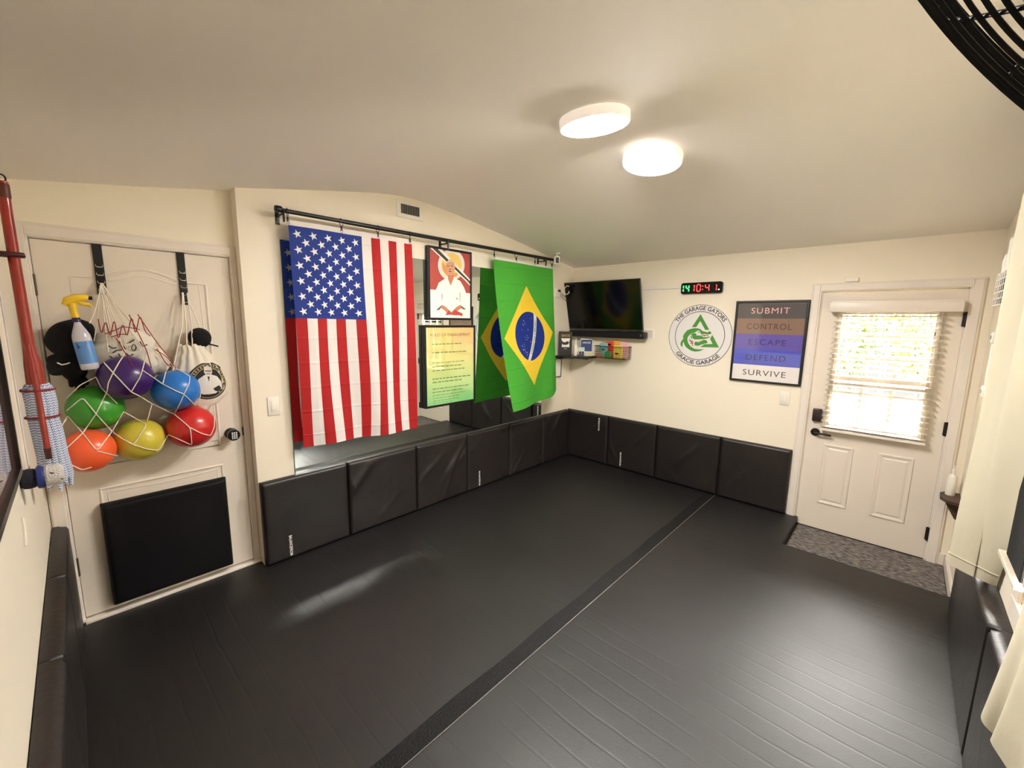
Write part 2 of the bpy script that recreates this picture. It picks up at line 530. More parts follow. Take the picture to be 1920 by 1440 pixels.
m = MB().box(WX0+.01, WX1-.01, WR-.036, WR-.033, 1.25, WZ1-.01).tube([(WX0+.01, WR-.0345, 1.25), (WX1-.01, WR-.0345, 1.25)], .008, 8)
M_ADDED_DIFF = mat('added daylight diffuser', (222, 214, 196), .8)
nt, N, L, b = nodes_of(M_ADDED_DIFF)
tr = N.new('ShaderNodeBsdfTranslucent'); tr.inputs[0].default_value = lin((250, 246, 236))
mx = N.new('ShaderNodeMixShader'); mx.inputs[0].default_value = .85
L.new(b.outputs[0], mx.inputs[1]); L.new(tr.outputs[0], mx.inputs[2]); L.new(mx.outputs[0], N['Material Output'].inputs[0])
m.build('added_diffuser', M_ADDED_DIFF, w1)  # unseen sheet added to dim and spread the window daylight

# ================================================================== floor covering
def mat_floor():
    m = mat('black tatami vinyl', (14, 11, 11), .4, spec=.66)
    nt, N, L, b = nodes_of(m)
    tc = N.new('ShaderNodeTexCoord')
    n1 = N.new('ShaderNodeTexNoise'); n1.inputs['Scale'].default_value = 260; n1.inputs['Detail'].default_value = 2
    n2 = N.new('ShaderNodeTexNoise'); n2.inputs['Scale'].default_value = 2.2; n2.inputs['Detail'].default_value = 3
    geo = N.new('ShaderNodeNewGeometry')
    for n in (n1, n2): L.new(geo.outputs['Position'], n.inputs['Vector'])
    # creases that run across the roll, about 10 cm apart
    sp = N.new('ShaderNodeSeparateXYZ'); L.new(geo.outputs['Position'], sp.inputs[0])
    wob = math_node(nt, 'MULTIPLY', n2.outputs['Fac'], .05)
    fx = math_node(nt, 'FRACT', math_node(nt, 'MULTIPLY', math_node(nt, 'ADD', sp.outputs['X'], wob), 9.8))
    d = math_node(nt, 'ABSOLUTE', math_node(nt, 'SUBTRACT', fx, .5))
    groove = math_node(nt, 'SMOOTHSTEP', 0.0, .07, d) if False else math_node(nt, 'MINIMUM', math_node(nt, 'MULTIPLY', d, 12.0), 1.0)
    h = math_node(nt, 'ADD', math_node(nt, 'MULTIPLY', math_node(nt, 'MULTIPLY', groove, n2.outputs['Fac']), .5), math_node(nt, 'MULTIPLY', n1.outputs['Fac'], .22))
    h = math_node(nt, 'ADD', h, math_node(nt, 'MULTIPLY', n2.outputs['Fac'], 2.2))
    bp = N.new('ShaderNodeBump'); bp.inputs['Strength'].default_value = .35; bp.inputs['Distance'].default_value = .006
    L.new(h, bp.inputs['Height']); L.new(bp.outputs['Normal'], b.inputs['Normal'])
    r = math_node(nt, 'ADD', math_node(nt, 'MULTIPLY', n2.outputs['Fac'], .12), .43)
    L.new(r, b.inputs['Roughness'])
    return m
M_FLOOR = mat_floor()
SEAM = -1.845
mb = MB()
mb.prism([(WL+.003, SEAM+.001, .002), (-.003, SEAM+.001, .002), (-.003, -.003, .002), (JX, -.003, .002), (JX, .064, .002), (WL+.016, .064, .002)], (0, 0, ZM-.002))
tag(mb.build('floor_mat', M_FLOOR), 'wide black exercise mat on the floor between the flags and the taped seam', 'floor mat', 'black roll-out floor mats')
mb = MB()
mb.prism([(-4.535, WR+.003, .002), (-.655, WR+.003, .002), (-.655, -2.535, .002), (-.003, -2.535, .002), (-.003, SEAM-.001, .002), (-4.522, SEAM-.001, .002)], (0, 0, ZM-.002))
tag(mb.build('floor_mat', M_FLOOR), 'black exercise mat on the floor notched around the carpet at the exterior door', 'floor mat', 'black roll-out floor mats')
m = mat('rough black tape', (17, 15, 15), .62, bump=(120, .9), spec=.25)
mb = MB()
def tape(u, v): 
    x = -4.45+4.4*u; y = SEAM+.092*v+.004*math.sin(9*x)*(v)
    return (x, y, ZM+.0022+.0004*math.sin(40*x))
mb.grid(tape, 160, 2)
tp_ = mb.build('seam_tape', [m], smooth=True)
MB().tube([(x, SEAM, ZM+.0022) for x in np.linspace(-4.45, -.05, 60)], .0018, 6).build('raised_edge', mat('worn grey edge', (120, 112, 108), .5), tp_)
tag(tp_, 'long matte black tape strip over the joint of the floor mats', 'tape')
def mat_carpet():
    m = mat('charcoal ribbed carpet', (70, 66, 64), .95, spec=.1)
    nt, N, L, b = nodes_of(m)
    geo = N.new('ShaderNodeNewGeometry'); mp = N.new('ShaderNodeMapping'); mp.inputs['Scale'].default_value = (190, 28, 100)
    n = N.new('ShaderNodeTexNoise'); n.inputs['Scale'].default_value = 1.0; n.inputs['Detail'].default_value = 3
    L.new(geo.outputs['Position'], mp.inputs['Vector']); L.new(mp.outputs['Vector'], n.inputs['Vector'])
    rp = N.new('ShaderNodeValToRGB')
    rp.color_ramp.elements[0].position = .38; rp.color_ramp.elements[0].color = lin((60, 56, 54))
    rp.color_ramp.elements[1].position = .66; rp.color_ramp.elements[1].color = lin((150, 143, 138))
    L.new(n.outputs['Fac'], rp.inputs[0]); L.new(rp.outputs[0], b.inputs['Base Color'])
    bp = N.new('ShaderNodeBump'); bp.inputs['Strength'].default_value = .8; bp.inputs['Distance'].default_value = .004
    L.new(n.outputs['Fac'], bp.inputs['Height']); L.new(bp.outputs['Normal'], b.inputs['Normal'])
    return m
tag(MB().box(-.652, -.004, WR+.018, -2.54, .001, .012, .003).build('door_mat', mat_carpet()),
    'charcoal ribbed carpet runner lying in the low strip before the exterior door', 'carpet')

# ================================================================== wall mats
def panel_mb(w, h, t, seed, nx=26, nz=26, folds=1.0):
    """padded panel: local x 0..w, z 0..h, front at y=-t; returns front grid function"""
    R = random.Random(seed)
    fl = []
    for _ in range(5):
        fl.append((R.uniform(.3, 1.0)*R.choice((-1, 1)), R.uniform(0, w), R.uniform(0, h), R.uniform(.012, .03), R.uniform(.002, .006)))
    def dep(x, z):
        e = min(x, w-x, z, h-z)
        rd = .022
        d = t if e >= rd else t*(.45+.55*math.sqrt(max(0, 1-(1-e/rd)**2)))
        d += .004*math.sin(PI*x/w)*math.sin(PI*z/h)
        if e > rd*.5:
            for s, cx, cz, wd, am in fl:
                q = ((x-cx)*math.cos(s)+(z-cz)*math.sin(s))/wd
                along = (-(x-cx)*math.sin(s)+(z-cz)*math.cos(s))/.16
                d += folds*am*math.exp(-q*q-along*along)*min(1, (e-rd*.5)/.03)
        return d
    return dep
def wall_panel(parent, frame, w, h, t, seed, name='panel', m=None, folds=1.0):
    """frame(x, d, z) -> world; d = distance out of the wall"""
    dep = panel_mb(w, h, t, seed, folds=folds)
    m_ = MB()
    n = 34
    def co(q): # concentrate samples near both ends
        return .5-.5*math.cos(PI*(.12+.76*q))/math.cos(PI*.12)
    def fn(u, v):
        x = co(u)*w; z = co(v)*h
        x = min(max(x, 0), w); z = min(max(z, 0), h)
        return frame(x, dep(x, z), z)
    m_.grid(fn, n, n, uv=False)
    k = n+1
    # sides down to the wall
    loop = [i for i in range(k)]+[j*k+n for j in range(1, k)]+[n*k+i for i in range(n-1, -1, -1)]+[j*k for j in range(n-1, 0, -1)]
    base = []
    for idx in loop:
        u = (idx % k)/n; v = (idx//k)/n
        x = min(max(co(u)*w, 0), w); z = min(max(co(v)*h, 0), h)
        base.append(frame(x, 0.003, z))
    s0 = len(m_.v); m_.v += [tuple(p) for p in base]
    L_ = len(loop)
    for i in range(L_):
        j = (i+1) % L_
        m_.f.append((loop[i], loop[j], s0+j, s0+i)); m_.m.append(0)
    m_.f.append(tuple(s0+i for i in range(L_))); m_.m.append(0)
    return m_.build(name, m or M_VINYL, parent, smooth=True, angle=50), dep
def logo_on(panel, frame, dep, x, z, hgt, size=.03, flip=1):
    mb_ = MB()
    # the maker's word printed upright along the panel, reading downwards
    letters(mb_, 'BALANCEFROM', size, lambda a, b: frame(x+b*flip, dep(x, z)+.004, z-a*flip), bold=.03, width=hgt)
    mb_.build('printed_word', M_PRINTW, panel)
HM = .598
FLAT = (0, 3)
fb = lambda x0: (lambda x, d, z: (x0+x, -d, ZM+z))
ff = lambda y0: (lambda x, d, z: (-d, y0-x, ZM+z))
seams = [-3.563, -2.962, -2.338, -1.752, -1.149, -.575, -.062]
A = thing('wall_mat', (-2.36, -.02, ZM), 'long black padded wall mat of four panels standing below the mirror', 'wall mat', 'black padded wall mats')
B = thing('wall_mat', (-.6, -.02, ZM), 'black padded wall mat of two panels standing below the green flag by the corner', 'wall mat', 'black padded wall mats')
for i in range(6):
    w = seams[i+1]-seams[i]-.004
    p, dp = wall_panel(A if i < 4 else B, fb(seams[i]+.002), w, HM, .047, 20+i, folds=(1.2 if i in FLAT else 2.6))
    if i == 0: logo_on(p, fb(seams[i]+.002), dp, .155, .105, .15, .026)
    if i == 3: logo_on(p, fb(seams[i]+.002), dp, .150, .105, .155, .026)
gs = [-.0, -.6, -1.2, -1.853, -2.442]
Cc = thing('wall_mat', (-.02, -.33, ZM), 'single dark black wall mat panel with high white lettering in the corner below the television', 'wall mat', 'black padded wall mats')
D = thing('wall_mat', (-.02, -1.5, ZM), 'black padded wall mat of three panels below the round crocodile sign', 'wall mat', 'black padded wall mats')
for i in range(4):
    w = gs[i]-gs[i+1]-.004
    p, dp = wall_panel(Cc if i == 0 else D, ff(gs[i]-.002), w, HM, .047, 41+i, folds=(1.2 if i in FLAT else 2.6))
    if i == 0: logo_on(p, ff(gs[i]), dp, .488, .485, .155, .026, -1)
    if i == 1: logo_on(p, ff(gs[i]), dp, .192, .122, .16, .026)
# mat along the left wall
def fl_(x, d, z):
    y = .062-x
    return (-4.503+(.0114*(y-.12))+d, y, ZM+z)
LMt = thing('wall_mat', (-4.49, -.9, ZM), 'black padded wall mat along the wall under the hanging mop', 'wall mat', 'black padded wall mats')
for i in range(3):
    wall_panel(LMt, lambda x, d, z, i=i: fl_(x+i*.62, d, z), .616, .6, .062, 60+i, folds=.3)
# mats below the curtains
RM = thing('wall_mat', (-2.4, WR+.03, ZM), 'black padded wall mat below the curtained window', 'wall mat', 'black padded wall mats')
fr_ = lambda x, d, z, x0: (x0-x, WR+d, ZM+z)
for i, (x0, w) in enumerate(((-2.092, .62), (-2.714, .62), (-3.336, .62))):
    wall_panel(RM, lambda x, d, z, x0=x0: fr_(x, d, z, x0), w-.004, HM, .064, 80+i, folds=.3)
def fr2(x, d, z):
    k = 1-min(1, x/.62)
    return (-.80-x, WR+d*(1-.45*k), ZM+z)
RM2 = thing('wall_mat', (-1.45, WR+.03, ZM), 'black padded wall mat beside the carpet with its end toward the white baseboard', 'wall mat', 'black padded wall mats')
wall_panel(RM2, fr2, 1.288, HM, .064, 91, folds=.3)

# ---- square pad fixed to the inner door
pd = thing('square_pad', (-4.02, .07, .132), 'square black foam pad fixed low on the white door with the arched panel', 'pad')
def fpad(x, d, z): return (-4.316+x, .098-d, .132+z)
p, dp = wall_panel(pd, fpad, .588, .608, .055, 5, name='padded_cover', m=M_VINYL2, folds=.3)

# ================================================================== mirror, rod and flags
M_MIRROR = mat('silvered mirror glass', (232, 238, 234), .0, metal=1.0)
MX0, MX1, MZ1 = -3.328, -.575, 2.283
mr = thing('wall_mirror', ((MX0+MX1)/2, 0, .66), 'large frameless wall mirror behind the two flags and the framed posters', 'mirror')
MB().box(MX0, MX1, -.0085, -.0075, .55, MZ1).build('glass', M_MIRROR, mr)
MB().box(MX0-.001, MX1+.001, -.0074, -.001, .548, MZ1+.001).build('backing', mat('dark mirror edge', (60, 72, 70), .3), mr)

RY, RZ = -.105, 2.452
rod = thing('curtain_rod', (-1.9, RY, RZ), 'black metal rod carrying the two flags above the mirror', 'rod')
MB().tube([(-3.35, RY, RZ-.004), (-.47, RY, RZ+.006)], .0135, 16).build('pole', M_BLACK, rod, smooth=True)
mb = MB().tube([(-2.93, RY, RZ-.003), (-.47, RY, RZ+.006)], .0155, 16)
mb.build('outer_pole', M_BLACK, rod, smooth=True)
for x in (-3.36, -.462):
    mb = MB().lathe([(0, -.022), (.018, -.02), (.021, -.012), (.021, .012), (.018, .02), (0, .022)], 20,
                    Matrix.Translation((x, RY, RZ)) @ Matrix.Rotation(PI/2, 4, 'Y'))
    mb.build('end_cap', M_BLACK, rod, smooth=True)
for x in (-3.335, -2.03, -.69):
    mb = MB().box(x-.013, x+.013, -.004, -.0, RZ-.075, RZ+.02, .001)
    mb.box(x-.006, x+.006, RY, -.003, RZ-.028, RZ-.018, .002)
    mb.tube([(x, RY-.018, RZ+.004), (x, RY-.014, RZ-.016), (x, RY, RZ-.022), (x, RY+.014, RZ-.016), (x, RY+.018, RZ+.004)], .006, 8)
    mb.tube([(x, RY-.012, RZ-.02), (x, RY-.012, RZ-.075)], .007, 8)
    mb.build('bracket', M_BLACK, rod, smooth=True)
for i, x in enumerate((-3.308, -2.958, -2.68, -2.402, -1.466, -1.155, -.862, -.57)):
    c = Vector((x, RY, RZ-.012))
    ang = (.5, .9, .1, .6, .7, .2, .8, .3)[i]
    mb = MB().tube([c+Vector((math.cos(a)*.026*math.sin(ang), math.cos(a)*.026*math.cos(ang), math.sin(a)*.026)) for a in np.linspace(0, 2*PI, 25)[:-1]], .0024, 8, closed=True)
    ring = mb.build('clip_ring', M_BLACK, rod, smooth=True)
    mb = MB().box(x-.006, x+.006, RY-.005, RY+.005, RZ-.066, RZ-.038, .002)
    mb.tube([c+Vector((.008*math.cos(a), -.004, -.062+.008*math.sin(a))) for a in np.linspace(0, 2*PI, 17)[:-1]], .0014, 6, closed=True)
    mb.build('clip', M_BLACK, ring, smooth=True)

def cloth_mat(name, build):
    m = mat(name, (200, 200, 200), .72, spec=.25)
    nt, N, L, b = nodes_of(m)
    uv = N.new('ShaderNodeUVMap'); uv.uv_map = 'map'
    sp = N.new('ShaderNodeSeparateXYZ'); L.new(uv.outputs[0], sp.inputs[0])
    col = build(nt, sp.outputs['X'], sp.outputs['Y'])
    L.new(col, b.inputs['Base Color'])
    # packing creases as relief
    tx = math_node(nt, 'ABSOLUTE', math_node(nt, 'SUBTRACT', math_node(nt, 'FRACT', math_node(nt, 'MULTIPLY', sp.outputs['X'], 4.0)), .5))
    ty = math_node(nt, 'ABSOLUTE', math_node(nt, 'SUBTRACT', math_node(nt, 'FRACT', math_node(nt, 'MULTIPLY', sp.outputs['Y'], 9.0)), .5))
    hx = math_node(nt, 'MINIMUM', math_node(nt, 'MULTIPLY', tx, 18.0), 1.0)
    hy = math_node(nt, 'MINIMUM', math_node(nt, 'MULTIPLY', ty, 14.0), 1.0)
    n = N.new('ShaderNodeTexNoise'); n.inputs['Scale'].default_value = 7; L.new(uv.outputs[0], n.inputs['Vector'])
    h = math_node(nt, 'ADD', math_node(nt, 'ADD', math_node(nt, 'MULTIPLY', hx, .4), hy), math_node(nt, 'MULTIPLY', n.outputs['Fac'], 1.6))
    bp = N.new('ShaderNodeBump'); bp.inputs['Strength'].default_value = .35; bp.inputs['Distance'].default_value = .006
    L.new(h, bp.inputs['Height']); L.new(bp.outputs['Normal'], b.inputs['Normal'])
    # thin nylon lets some light through
    tr = N.new('ShaderNodeBsdfTranslucent'); L.new(col, tr.inputs[0])
    mx = N.new('ShaderNodeMixShader'); mx.inputs[0].default_value = .18
    out = N['Material Output']
    L.new(b.outputs[0], mx.inputs[1]); L.new(tr.outputs[0], mx.inputs[2]); L.new(mx.outputs[0], out.inputs[0])
    return m
C_RED, C_WHT, C_BLU = lin((180, 36, 38)), lin((238, 232, 228)), lin((38, 58, 140))
US_TOP = .018          # the white sleeve is the first part of v
def us_build(nt, u, v):
    par = math_node(nt, 'MODULO', math_node(nt, 'FLOOR', math_node(nt, 'MULTIPLY', u, 13.0)), 2.0)
    stripes = mix_col(nt, par, C_RED, C_WHT)
    inx = math_node(nt, 'LESS_THAN', u, 7/13)
    inz = math_node(nt, 'LESS_THAN', v, .412)
    c = mix_col(nt, math_node(nt, 'MULTIPLY', inx, inz), stripes, C_BLU)
    return mix_col(nt, math_node(nt, 'LESS_THAN', v, .022), c, C_WHT)
M_US = cloth_mat('striped flag nylon', us_build)
def us_cloth(u, v, off=0.0):
    xl = -3.306+.016*v; xr = -2.383+.02*v
    zt = 2.400+.006*u; zb = .885-.028*u
    z = zt+(zb-zt)*v
    am = .004+.020*min(1, v*1.2)
    ph = 2*PI*(2.1*u+.35*math.sin(2.2*v+.4)) + .8
    y = -.104 + am*math.sin(ph) + .012*v*math.sin(2*PI*(.8*u+.1)) + off
    x = xl+(xr-xl)*u + .012*v*math.sin(2*PI*(1.3*u)+5*v)*(1 if 0 < u < 1 else .3)
    if u < .14: y -= .020*v*(1-u/.14)
    return Vector((x, y, z))
usf = MB().grid(us_cloth, 104, 110)
flag = thing('hanging_flag', (-2.85, -.104, .87), 'red white and blue striped flag with white stars hanging from the rod', 'flag')
usf.build('flag_cloth', M_US, flag, smooth=True, angle=80, fix=False)
mb = MB()
for r in range(11):
    for k in range(5 if r % 2 == 0 else 4):
        cu = (7/13)*((k+.5)/5 + (0 if r % 2 == 0 else .1)); cv = .030+.380*(r+.75)/11.6
        for off in (-.0022, .0022):
            P = []
            for q in range(10):
                a = PI+2*PI*q/10; rad = .0285 if q % 2 == 0 else .0110
                P.append(us_cloth(cu+rad*math.cos(a)/.92, cv-rad*math.sin(a)/1.52, off))
            c = us_cloth(cu, cv, off)
            mb.add([c]+P, [(0, i+1, (i+1) % 10+1) for i in range(10)])
mb.build('stars', mat('white flag print', (236, 232, 228), .7), flag)

def br_build(nt, u, v):
    G, Y, Bl = lin((72, 164, 54)), lin((243, 208, 62)), lin((30, 52, 140))
    cu, cv = .5, .52
    du = math_node(nt, 'ABSOLUTE', math_node(nt, 'SUBTRACT', u, cu))
    dv = math_node(nt, 'ABSOLUTE', math_node(nt, 'SUBTRACT', v, cv))
    rh = math_node(nt, 'LESS_THAN', math_node(nt, 'ADD', math_node(nt, 'DIVIDE', du, .452), math_node(nt, 'DIVIDE', dv, .355)), 1.0)
    X = math_node(nt, 'MULTIPLY', math_node(nt, 'SUBTRACT', u, cu), .93)
    Z = math_node(nt, 'MULTIPLY', math_node(nt, 'SUBTRACT', v, cv), 1.50)
    def dist(ax, az):
        a = math_node(nt, 'SUBTRACT', X, ax); b_ = math_node(nt, 'SUBTRACT', Z, az)
        return math_node(nt, 'SQRT', math_node(nt, 'ADD', math_node(nt, 'MULTIPLY', a, a), math_node(nt, 'MULTIPLY', b_, b_)))
    disc = math_node(nt, 'LESS_THAN', dist(0, 0), .262)
    dd = dist(-.635, -.24)
    band = math_node(nt, 'MULTIPLY', math_node(nt, 'GREATER_THAN', dd, .735), math_node(nt, 'LESS_THAN', dd, .785))
    c = mix_col(nt, rh, G, Y)
    c = mix_col(nt, disc, c, Bl)
    c = mix_col(nt, math_node(nt, 'MULTIPLY', disc, band), c, C_WHT)
    return mix_col(nt, math_node(nt, 'LESS_THAN', v, .016), c, C_WHT)
M_BR = cloth_mat('green flag nylon', br_build)
def br_cloth(u, v, off=0.0):
    s = v**1.35
    xl = -1.473+.095*s; xr = -.555+.03*s
    zt = 2.386-.004*u
    zb = .880+.075*u
    if u > .80: zb += .05*(u-.80)/.2
    z = zt+(zb-zt)*v
    y = -.105-(.205*(1-u)+.11*u)*s
    y += (.004+.014*v)*math.sin(2*PI*(1.5*u+.2)+1.5*v)+off
    if u > .86: y += .22*(u-.86)*v*v
    x = xl+(xr-xl)*u - (.05*max(0, u-.8)*v*v if u > .8 else 0)
    return Vector((x, y, z))
flag2 = thing('hanging_flag', (-1.0, -.2, .88), 'green flag with yellow diamond and blue globe hanging at the right end of the rod', 'flag')
MB().grid(br_cloth, 90, 110).build('flag_cloth', M_BR, flag2, smooth=True, angle=80, fix=False)
mb = MB()
def gl(X, Z, off): return br_cloth(.5+X/.93, .52+Z/1.50, off)
stars = [(-.10, -.17), (-.085, -.15), (-.075, -.135), (-.12, -.13), (-.105, -.12), (-.145, -.075), (-.03, -.07), (-.06, -.01), (-.10, .005), (-.045, .01),
         (-.06, .035), (-.085, .03), (-.17, .09), (-.13, .075), (-.165, .13), (-.15, .13), (-.13, .10), (-.13, .13), (-.12, .155), (-.105, .165), (-.085, .165), (-.09, .19), (.05, -.19), (.09, .07), (.005, .06)]
for i, (X, Z) in enumerate(stars):
    for off in (-.0016, .0016):
        r = .0075 if i % 3 == 0 else .0055
        P = [gl(X+r*math.cos(a)*(1 if k % 2 == 0 else .5), Z+r*math.sin(a)*(1 if k % 2 == 0 else .5), off) for k, a in enumerate(np.linspace(0, 2*PI, 11)[:-1])]
        mb.add([gl(X, Z, off)]+P, [(0, k+1, (k+1) % 10+1) for k in range(10)])
mb.build('stars', mat('white flag print', (236, 232, 228), .7), flag2)
mb = MB()
a0, a1 = math.radians(3), math.radians(38)
def band(a, b):        # curved motto on the white band
    th = .02+.335*(1-(a+.5)) + .0
    rr = .760+b
    return gl(-.66+rr*math.cos(th+.04), -.24+rr*math.sin(th+.04)*1.0, -.0018)
V, F = text_geo('ORDEM E PROGRESSO', 1.0, .02)
wmin, wmax = min(v[0] for v in V), max(v[0] for v in V)
def mot(v):
    q = (v[0]-wmin)/(wmax-wmin)
    th = .10+.50*q          # from the top of the band down
    rr = .760+v[1]*.034
    return gl(-.635+rr*math.cos(th), -.24+rr*math.sin(th), -.0018)
mb.add([mot(v) for v in V], F)
mb.build('motto', mat('green flag print', (60, 130, 60), .7), flag2)

# ================================================================== framed posters on the mirror
def frame_on_back(name, x0, x1, z0, z1, depth, w, label, cat, y0=0.0, group=None, fm=M_BLACK):
    t = thing(name, ((x0+x1)/2, y0, z0), label, cat, group)
    m = MB(); yf = y0-depth
    m.box(x0, x1, yf, y0, z0, z0+w, .003).box(x0, x1, yf, y0, z1-w, z1, .003)
    m.box(x0, x0+w, yf, y0, z0+w, z1-w, .003).box(x1-w, x1, yf, y0, z0+w, z1-w, .003)
    m.build('frame', fm, t)
    return t
GL = dict(rough=.6, coat=1.0)
MYF = -.010
# upper poster: portrait
t = frame_on_back('framed_poster', -2.190, -1.697, 1.778, 2.402, .036, .02, 'black framed poster of a seated person in a white uniform hanging from the mirror top', 'poster', MYF)
PY = -.040
yi = PY
px0, px1, pz0, pz1 = -2.17, -1.717, 1.798, 2.382
MB().box(px0, px1, yi, MYF-.004, pz0, pz1).build('print', mat('dark red poster paper', (168, 52, 46), **GL), t)
def Z2(X, Y, y): return at(785+X/9, 450+Y/9, 'y', y)
def clip_poly(P, x0, x1, z0, z1):
    def cl(P, f, g):
        out = []
        for a, b in zip(P, P[1:]+P[:1]):
            fa, fb_ = f(a), f(b)
            if fa >= 0: out.append(a)
            if (fa >= 0) != (fb_ >= 0):
                k = fa/(fa-fb_); out.append(a+(b-a)*k)
        return out
    for f in (lambda p: p.x-x0, lambda p: x1-p.x, lambda p: p.z-z0, lambda p: z1-p.z):
        if P: P = cl(P, f, None)
    return P
def flat(layer, polys, color, nm, parent, fn=None, rough=.6, coat=1.0):
    for P in polys:
        Q = [Vector(fn(X, Y, yi-.0006*layer)) for X, Y in P]
        Q = clip_poly(Q, px0, px1, pz0, pz1) if fn is Z2 else Q
        if len(Q) > 2: MB().poly(Q).build(nm, mat('print %d %d %d' % color, color, rough, coat=coat), parent)
def ell(cx, cy, rx, ry, n=40): return [(cx+rx*math.cos(2*PI*k/n), cy+ry*math.sin(2*PI*k/n)) for k in range(n)]
flat(1, [ell(550, 420, 225, 265)], (228, 220, 212), 'emblem', t, Z2)
flat(2, [ell(555, 425, 168, 205)], (226, 190, 96), 'emblem', t, Z2)
flat(2.5, [[(395, 380), (480, 470), (600, 560), (690, 540), (640, 620), (560, 632), (470, 590), (405, 500)]], (214, 146, 84), 'emblem', t, Z2)
flat(3, [[(120, 60), (330, 90), (880, 680), (880, 790), (800, 700)]], (236, 230, 222), 'diagonal_stripe', t, Z2)
flat(4, [[(190, 100), (300, 130), (880, 710), (880, 765), (820, 690)]], (38, 34, 28), 'diagonal_stripe', t, Z2)
fig = flat(5, [[(190, 1340), (190, 835), (290, 840), (340, 720), (430, 660), (490, 625), (600, 640), (700, 690), (760, 790), (800, 895), (870, 900), (870, 1340)]], (238, 235, 232), 'figure', t, Z2)
flat(6, [[(290, 1185), (400, 1090), (380, 1140), (350, 1180)], [(800, 1170), (700, 1095), (720, 1150), (760, 1175)]], (96, 88, 72), 'sleeve_shadow', t, Z2)
flat(6, [[(385, 920), (400, 890), (405, 960), (390, 1040)], [(690, 880), (705, 900), (700, 1040), (690, 1050)], [(625, 975), (665, 975), (660, 1010), (630, 1000)]], (168, 164, 162), 'cloth_fold', t, Z2)
flat(6.5, [[(490, 590), (495, 660), (540, 770), (590, 650), (600, 590)], [(400, 1095), (460, 1130), (530, 1200), (510, 1270), (440, 1190), (380, 1150)], [(700, 1095), (640, 1130), (560, 1210), (580, 1270), (650, 1200), (730, 1145)]], (190, 120, 88), 'skin', t, Z2)
flat(7, [ell(535, 460, 78, 135)], (206, 148, 112), 'head', t, Z2)
flat(7.5, [[(460, 420), (470, 370), (510, 338), (560, 338), (600, 370), (612, 420), (590, 380), (535, 362), (485, 380)]], (205, 192, 176), 'hair', t, Z2)
flat(8, [ell(497, 437, 17, 8, 12), ell(560, 437, 17, 8, 12), ell(530, 497, 14, 8, 12), ell(530, 530, 30, 7, 12)], (72, 42, 32), 'face_features', t, Z2)
flat(7, [[(450, 1270), (510, 1180), (560, 1225), (610, 1180), (740, 1240), (735, 1290), (690, 1270), (600, 1270), (545, 1260)]], (176, 52, 46), 'belt', t, Z2)

# lower poster: rules sheet with an orange to green ground
t = frame_on_back('framed_poster', -2.243, -1.655, .998, 1.732, .042, .020, 'black framed rules sheet fading from orange to green hanging below the portrait poster', 'poster', MYF)
gm = mat('orange to green paper', (220, 210, 120), .6, coat=1.0)
nt, N, L, b = nodes_of(gm)
b.inputs['Coat IOR'].default_value = 2.5; b.inputs['Coat Roughness'].default_value = .01
tc = N.new('ShaderNodeTexCoord'); sp = N.new('ShaderNodeSeparateXYZ'); L.new(tc.outputs['Generated'], sp.inputs[0])
rp = N.new('ShaderNodeValToRGB'); e = rp.color_ramp.elements
e[0].position = 0; e[0].color = lin((126, 208, 128)); e[1].position = 1; e[1].color = lin((246, 196, 110))
q = e.new(.5); q.color = lin((204, 212, 122))
L.new(sp.outputs['Z'], rp.inputs[0]); L.new(rp.outputs[0], b.inputs['Base Color'])
MB().box(-2.223, -1.675, -.044, MYF-.004, 1.018, 1.712).build('print', gm, t)
mb = MB(); letters(mb, 'RULES OF ENGAGEMENT', .036, on_back(-1.949, -.0447, 1.645), width=.455)
mb.build('heading', mat('brown print', (92, 66, 36), .6, coat=1.0), t)
mb = MB()
R = random.Random(3)
for z, w, sz in ((1.565, .33, 9), (1.49, .40, 9), (1.40, .33, 6), (1.365, .30, 8), (1.33, .36, 8), (1.255, .40, 10), (1.225, .33, 10), (1.165, .40, 9), (1.135, .33, 9), (1.105, .36, 6), (1.08, .26, 6), (1.055, .30, 6), (1.035, .22, 5)):
    x = -2.16
    while x < -2.16+w:
        l = R.uniform(.015, .05)
        hh = .0006*sz
        mb.add([(x, -.0447, z-hh), (x+l, -.0447, z-hh), (x+l, -.0447, z+hh), (x, -.0447, z+hh)], [(0, 1, 2, 3)])
        x += l+.009
mb.build('text_lines', mat('olive print', (110, 140, 72), .6, coat=1.0), t)

# small document frame behind the green flag
t = frame_on_back('document_frame', -.335, -.205, 1.105, 1.34, .015, .012, 'small black document frame on the wall right of the green flag', 'frame', 0)
MB().box(-.323, -.217, -.011, -.003, 1.117, 1.328).build('paper', M_PRINTW, t)

# air register above the rod
vt = thing('air_vent', (-2.326, 0, 2.59), 'white air vent with upright louvres above the rod', 'vent')
mb = MB(); vx0, vx1, vz0, vz1 = -2.452, -2.200, 2.590, 2.727
mb.box(vx0, vx1, -.008, 0, vz0, vz0+.032, .003).box(vx0, vx1, -.008, 0, vz1-.032, vz1, .003).box(vx0, vx0+.038, -.0075, 0, vz0+.028, vz1-.028, .003).box(vx1-.038, vx1, -.0075, 0, vz0+.028, vz1-.028, .003)
mb.build('frame', M_PLASTIC, vt)
MB().box(vx0+.03, vx1-.03, -.0025, -.001, vz0+.03, vz1-.03).build('duct', mat('dark duct', (18, 16, 14), .8), vt)
for k in range(11):
    x = vx0+.046+k*.0162
    MB().prism([(x, -.008, vz0+.031), (x+.002, -.008, vz0+.031), (x+.006, -.002, vz0+.031), (x+.004, -.002, vz0+.031)], (0, 0, vz1-vz0-.062)).build('louvre', M_PLASTIC, vt)
def rocker(parent, fn):
    pass
